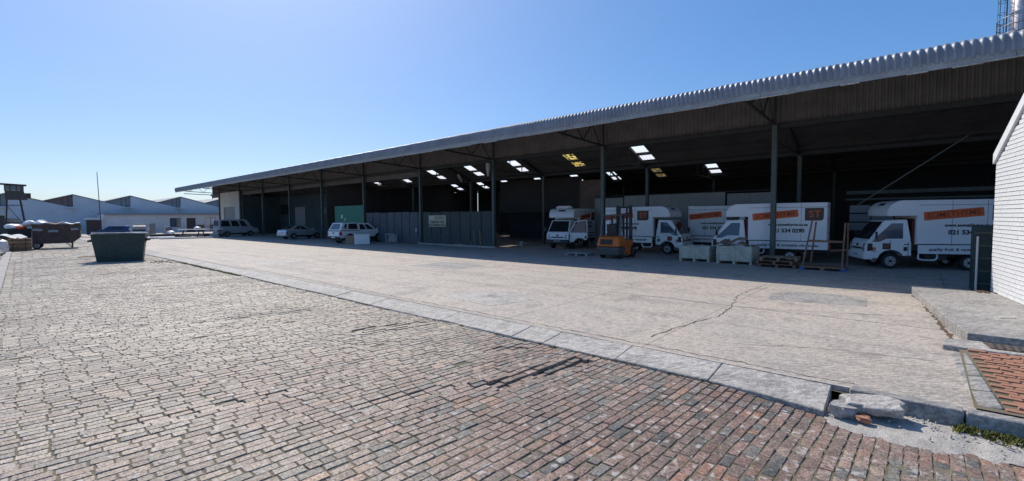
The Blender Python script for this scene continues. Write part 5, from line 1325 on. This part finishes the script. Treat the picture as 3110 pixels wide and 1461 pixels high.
# ------------------------------------------------------------------ green skip
skp = empty('waste_skip', (-34.1, 4.60, ROAD_Z), math.atan2(.975, .22), 'dark green steel waste skip standing on the brick road', 'skip')
a = MB(); t_ = .03
lo = [(-0.98, -.72, 0), (0.98, -.72, 0), (0.98, .72, 0), (-0.98, .72, 0)]; hi = [(-1.17, -.86, 1.52), (1.17, -.86, 1.52), (1.17, .86, 1.52), (-1.17, .86, 1.52)]
li = [(-0.95, -.69, .05), (0.95, -.69, .05), (0.95, .69, .05), (-0.95, .69, .05)]; hin = [(-1.14, -.83, 1.52), (1.14, -.83, 1.52), (1.14, .83, 1.52), (-1.14, .83, 1.52)]
a.add(lo + hi + li + hin, [(3, 2, 1, 0)] + [(i, (i + 1) % 4, 4 + (i + 1) % 4, 4 + i) for i in range(4)] + [(4 + i, 4 + (i + 1) % 4, 12 + (i + 1) % 4, 12 + i) for i in range(4)] + [(12 + i, 12 + (i + 1) % 4, 8 + (i + 1) % 4, 8 + i) for i in range(4)] + [(8, 9, 10, 11)])
a.build('hopper', M_SKIP, skp, fix=True)
a = MB()
for p, q_ in zip(hi, hi[1:] + hi[:1]): a.bar((p[0] * 1.02, p[1] * 1.03, 1.52), (q_[0] * 1.02, q_[1] * 1.03, 1.52), .11, .06)
a.build('rim', M_SKIP, skp)
for s in (-1, 1):
    for yy in (-.5, .5):
        a = MB(); a.cyl((s * 1.10, yy, 1.18), (s * 1.34, yy, 1.18), .06, 10); a.box((s * 1.12, yy, 1.18), (.05, .22, .3)); a.build('lifting_lug', M_SKIP, skp)
    a = MB(); a.box((s * .7, 0, .0), (.12, 1.3, .05)); a.build('skid', M_STEELD, skp)
q = random.Random(12); G2 = 'boards lying in and around the green skip'
for k, (x_, y_, z_, L, rz_, ry_, m, lb) in enumerate(((-.2, .3, 1.58, 2.1, .05, .01, M_PAPER, 'long white board lying across the top of the green skip'), (.70, -.1, 1.57, 1.0, -.1, .05, M_PAPER, 'short white board on the right rim of the green skip'),
        (-1.3, .5, 1.36, .8, .3, .08, M_CARD, 'pale brown board poking out left of the green skip'), (-1.5, .9, .25, .9, .2, 0, M_WOODR, 'dark broken board on the ground left of the green skip'))):
    a = MB(); a.box((0, 0, 0), (L, .32, .035), ry=ry_); o = top(a, 'loose_board', m, lb, 'board', G2); o.parent = None
    mw = skp.matrix_basis @ Matrix.Translation((x_, y_, z_)) @ Matrix.Rotation(rz_, 4, 'Z'); o.matrix_world = mw
a = MB()
for k in range(16): 
    x_, y_ = -34.2 + q.uniform(0, 4.4), 2.6 + q.uniform(0, 1.2); 
for k in range(26):
    x_, y_ = -31.2 + q.uniform(-.3, 1.6), 5.6 + q.uniform(-.3, .8); L = q.uniform(.05, .22); b = q.uniform(0, 3)
    a.bar((x_, y_, -.10), (x_ + L * math.cos(b), y_ + L * math.sin(b), -.085), .05, .02)
tag(a.build('rubble_litter', M_DRYL), 'scattered dark crumbs on the road right of the green skip', 'litter', kind='stuff')

# ------------------------------------------------------------------ rusty waste trailer and heaps on the far left
tr = empty('waste_trailer', (-54.2, 3.28, ROAD_Z), math.atan2(.99, .12), 'rusty brown waste trailer with a sloped end, heaped with scrap sheets', 'trailer')
pr = [(-1.42, .42), (.90, .42), (1.42, .86), (1.42, 2.0), (-1.42, 2.0)]
a = MB(); a.prism(pr, -.85, .85); a.build('hopper', M_RUST, tr, bevel=.02, seg=1)
for x_ in (-1.36, -.7, 0, .7, 1.36):
    a = MB(); a.box((x_, -.875, 1.40), (.08, .05, 1.12)); a.build('rib', M_RUST, tr)
a = MB(); a.box((0, -.88, 1.97), (2.9, .07, .09)); a.box((0, -.88, 1.16), (2.9, .05, .06)); a.build('top_rail', M_RUST, tr)
wheel(tr, -1.2, -.75, .28, .2, -1); wheel(tr, -1.2, .75, .28, .2, 1)
for s_ in (-.6, .6):
    a = MB(); a.bar((.86, s_, .42), (.86, s_, .0), .06); a.bar((.50, s_, .42), (.84, s_, .05), .04); a.build('stand_leg', M_STEELD, tr)
a = MB(); a.tube([(1.1, -.86, 2.02), (1.40, -.9, 2.06), (1.47, -.9, 1.9), (1.47, -.9, 1.45)], .03, 8); a.build('hoop', M_STEELD, tr)
db = empty('steel_waste_bin', (-55.6, 1.18, ROAD_Z), math.atan2(.99, .12), 'blue black steel waste bin beside the rusty trailer, heaped with white bags', 'bin')
a = MB(); a.hexa([(-.58, -.7, .12), (.62, -.7, .12), (.62, .7, .12), (-.58, .7, .12)], [(-.68, -.8, 1.66), (.70, -.8, 1.66), (.70, .8, 1.66), (-.68, .8, 1.66)]); a.build('body', M_DKSTEEL, db, bevel=.02, seg=1)
a = MB(); a.box((0, -.82, 1.64), (1.42, .08, .1)); a.box((0, -.80, .9), (1.30, .06, .08)); a.build('rail', M_DKSTEEL, db)
for s in (-.5, .5):
    a = MB(); a.cyl((s, -.6, .02), (s, -.5, .02), .09, 10); a.box((s, -.55, .1), (.1, .16, .1)); a.build('castor', M_BLACKP, db)
def lump(name, label, cat, m, c, d, seed, group, rz=0):
    """crumpled sack: subdivided ball pushed about by noise"""
    q = random.Random(seed); a = MB(); nu, nv = 14, 9; vs = []
    ox, oy = q.random() * 30, q.random() * 30
    for j in range(nv):
        ph = math.pi * j / (nv - 1)
        for i in range(nu):
            th = 2 * math.pi * i / nu; k = 1 + .55 * vnoise(ox + 1.4 * math.cos(th) * math.sin(ph) + 5, oy + 1.4 * math.sin(th) * math.sin(ph) + ph * 1.3) + q.uniform(-.05, .05)
            vs.append((d[0] / 2 * k * math.sin(ph) * math.cos(th), d[1] / 2 * k * math.sin(ph) * math.sin(th), d[2] / 2 * k * math.cos(ph)))
    f = [(j * nu + i, (j + 1) * nu + i, (j + 1) * nu + (i + 1) % nu, j * nu + (i + 1) % nu) for j in range(nv - 1) for i in range(nu)]
    a.add(vs, f); o = a.build(name, m, smooth=False); o.location = c; o.rotation_euler = (0, 0, rz); return tag(o, label, cat, group)
GB = 'white bags heaped on the waste bin'
lump('waste_bag', 'leftmost white bag slumped over the blue black bin', 'bag', M_BAG, (-55.2, .78, 1.74), (.8, 1.0, .45), 1, GB, .9)
lump('waste_bag', 'highest white bag on the heap between bin and rusty trailer', 'bag', M_BAG, (-55.0, 1.75, 1.95), (.9, 1.0, .62), 2, GB, .4)
lump('waste_bag', 'white bag drooping onto the left end of the rusty trailer', 'bag', M_BAG, (-53.9, 2.35, 1.98), (.8, 1.1, .34), 3, GB, .9)
lump('waste_bag', 'orange red bag below the white bags on the bin', 'bag', M_ORANGE, (-54.75, 1.2, 1.64), (.5, .55, .26), 4, GB, .2)
lump('waste_bag', 'small round white bag right of the highest white bag', 'bag', M_BAG, (-54.6, 2.35, 2.08), (.6, .6, .36), 5, GB, .2)
GS = 'sheets heaped in the rusty trailer'
q = random.Random(44)
for k, (x_, y_, z_, L, D, m, lb) in enumerate(((.85, -.3, 2.06, 1.1, .8, M_PAPER, 'white sheet on the right end of the rusty trailer heap'), (.0, -.2, 2.08, 1.1, .9, M_CARD, 'brown sheet in the middle of the rusty trailer heap'),
        (-.85, -.2, 2.05, .8, .8, M_RUST, 'dark sheet on the left end of the rusty trailer heap'), (1.08, -.93, 1.62, .45, .06, M_SHUT, 'bent pale strip hanging on the sloped end of the trailer'), (-.2, -.93, 1.48, .6, .05, M_SHUT, 'bent grey strip caught on the trailer side'), (-1.1, -.93, 1.6, .55, .06, M_SHUT, 'grey rag draped over the left end of the trailer side'))):
    a = MB(); n = 5
    for i in range(n + 1):
        t2 = i / n; zz = (.07 if D > .1 else .018) * math.sin(i * 1.7 + k); a.v += [(-L / 2 + L * t2, -D / 2, zz - (.12 if D < .1 else .0)), (-L / 2 + L * t2, D / 2, zz + (.05 if D > .1 else .06))]
    for i in range(n): a.f.append((2 * i, 2 * i + 2, 2 * i + 3, 2 * i + 1))
    o = a.build('scrap_sheet', m, fix=False); so = o.modifiers.new('thick', 'SOLIDIFY'); so.thickness = .03
    o.matrix_world = tr.matrix_basis @ Matrix.Translation((x_, y_, z_)) @ Matrix.Rotation(q.uniform(-.1, .1), 4, 'Z') @ Matrix.Rotation(q.uniform(-.1, .1), 4, 'Y'); tag(o, lb, 'scrap sheet', GS)
# cardboard bales in front
GBL = 'cardboard bales on the gutter edge'
def bale(x_, y_, z_, lb, rz, seed):
    t = empty('cardboard_bale', (x_, y_, ROAD_Z + z_), rz, lb, 'bale', GBL); q = random.Random(seed)
    for i in range(9):
        a = MB(); a.box((q.uniform(-.04, .04), q.uniform(-.03, .03), .05 + i * .105), (1.25 + q.uniform(-.08, .08), .8 + q.uniform(-.06, .06), .09), rz=q.uniform(-.03, .03)); a.build('layer', M_WOODR if i % 3 else M_CARD, t)
    for s in (-.35, .35):
        a = MB(); a.box((s, 0, .5), (.025, .90, 1.0)); a.build('strap', M_BLACKP, t)
bale(-52.0, 1.02, 0, 'brown cardboard bale standing on the gutter in front of the waste bin', 1.45, 2)
bale(-53.2, .35, 0, 'second brown cardboard bale half hidden behind the first', .6, 7)
GH_ = 'sheets of rubbish at the left edge of the road'
lump('plastic_heap', 'large pale plastic heap at the left road edge beside the bale', 'rubbish heap', M_BAG, (-50.6, .0, .25), (1.6, .9, 1.1), 6, GH_)
lump('plastic_heap', 'low grey plastic heap lying on the left verge', 'rubbish heap', M_SHUT, (-46.5, -.3, .05), (2.4, 1.0, .5), 7, GH_)
lump('plastic_heap', 'brown rubbish heap at the very left edge on the verge', 'rubbish heap', M_CARD, (-43.5, -.45, .0), (2.6, 1.0, .45), 8, GH_)
for k, (x_, y_, L, m, lb) in enumerate(((-51.8, .9, 1.0, M_PAPER, 'curled white sheet on top of the front bale'), (-52.6, .5, .9, M_PAPER, 'second curled white sheet behind the front bale'))):
    a = MB(); n = 5
    for i in range(n + 1): a.v += [(-L / 2 + L * i / n, -.3, .10 * math.sin(i * .8 + k)), (-L / 2 + L * i / n, .3, .10 * math.sin(i * .8 + k) + .08)]
    for i in range(n): a.f.append((2 * i, 2 * i + 2, 2 * i + 3, 2 * i + 1))
    o = a.build('curled_sheet', m, fix=False); o.location = (x_, y_, .98); o.rotation_euler = (0, .1, .8 + k * .4); o.modifiers.new('thick', 'SOLIDIFY').thickness = .02; tag(o, lb, 'sheet', GH_)
# shrubs beside the gatehouse
def shrub(x_, y_, rx, h_, seed, lb):
    t = empty('shrub', (x_, y_, -.12), 0, lb, 'shrub', 'shrubs at the left verge'); q = random.Random(seed); a = MB()
    for i in range(900):
        th = q.uniform(0, 6.28); rr_ = rx * math.sqrt(q.random()); z = h_ * (.1 + .9 * q.random() ** .8) * (1 - .45 * (rr_ / rx) ** 2)
        p = Vector((rr_ * math.cos(th), rr_ * math.sin(th), z)); u = Vector((q.gauss(0, 1), q.gauss(0, 1), q.gauss(0, .6))).normalized() * q.uniform(.08, .16); v = Vector((q.gauss(0, 1), q.gauss(0, 1), q.gauss(0, 1))).cross(u).normalized() * u.length * .4
        a.add([p - u, p + v, p + u, p - v], [(0, 1, 2, 3)])
    a.build('foliage', M_LEAF, t, fix=False)
    a = MB()
    for i in range(7): th = q.uniform(0, 6.28); a.cyl((0, 0, 0), (rx * .6 * math.cos(th), rx * .6 * math.sin(th), h_ * .8), .03, 5, .01)
    a.build('stem', M_WOODR, t)
shrub(-66, -1.6, 1.2, 2.2, 1, 'taller shrub beside the grey gatehouse'); shrub(-62, -1.4, 1.0, 1.5, 2, 'lower shrub on the verge behind the rubbish heaps')

# ------------------------------------------------------------------ scrap boards and tables before the office
GJ = 'white boards and frames lying before the office'
q = random.Random(77)
for k, (x_, y_, z_, L, D, H, rz, m, lb) in enumerate((
        (-66.0, 12.0, .12, 3.6, 1.2, .16, 1.3, M_PAPER, 'long white board lying on the ground right of the silver hatchback'),
        (-63.5, 13.4, .10, 3.0, 1.2, .14, 1.2, M_PAPER, 'second long white board on the ground before the office'),
        (-62.5, 15.6, .08, 2.6, 1.0, .12, 1.25, M_PAPER, 'third white board nearest the minibus'),
        (-68.5, 14.0, .24, 4.0, 1.3, .42, 1.25, M_DKSTEEL, 'dark stack of flat steel frames under the white boards'),
        (-67.0, 16.0, .28, 3.2, 1.0, .3, .8, M_BROWNSH, 'brown stack of boards before the minibus'))):
    a = MB(); a.box((0, 0, 0), (L, D, H)); o = top(a, 'flat_board' if m is M_PAPER else 'board_stack', m, lb, 'board', GJ); o.location = (x_, y_, z_); o.rotation_euler = (q.uniform(-.02, .02), q.uniform(-.02, .02), rz)
def trestle(x_, y_, rz, lb):
    t = empty('trestle_table', (x_, y_, 0), rz, lb, 'table', 'trestle tables before the office')
    a = MB(); a.box((0, 0, .98), (3.0, .8, .09)); a.build('top', M_PAPER, t)
    for s in (-1, 1):
        for d_ in (-1, 1):
            a = MB(); a.bar((s * 1.2, d_ * .35, 0), (s * .9, 0, .95), .07); a.build('leg', M_STEELD, t)
    a = MB(); a.bar((-1.1, 0, .5), (1.1, .1, .45), .06); a.build('stretcher', M_PAPER, t)
trestle(-65.5, 15.6, 1.2, 'white topped trestle table in front of the low office'); trestle(-64.3, 16.9, 1.3, 'second white trestle table, nearer the minibus')
lump('rag_heap', 'pale crumpled heap on the trestle table', 'rag heap', M_BAG, (-65.3, 16.0, 1.16), (.9, .7, .35), 12, 'loose heaps before the office')
lump('rag_heap', 'low crumpled white heap left of the trestle tables', 'rag heap', M_BAG, (-68.2, 13.9, .62), (1.2, .8, .5), 15, 'loose heaps before the office')
for k, (x_, y_, lb) in enumerate(((-79.5, 14.0, 'tall pale locker beside the office wall'), (-78.2, 15.6, 'short pale locker right of the tall one'))):
    t = empty('metal_locker', (x_, y_, 0), .3, lb, 'locker', 'lockers by the office'); h_ = 1.7 - .5 * k
    a = MB(); a.box((0, 0, h_ / 2), (.8, .8, h_)); a.build('body', M_PANEL, t); a = MB(); a.box((.41, 0, h_ / 2), (.02, .7, h_ - .1)); a.build('door', M_SHUT, t)

print('objects', len(bpy.data.objects))
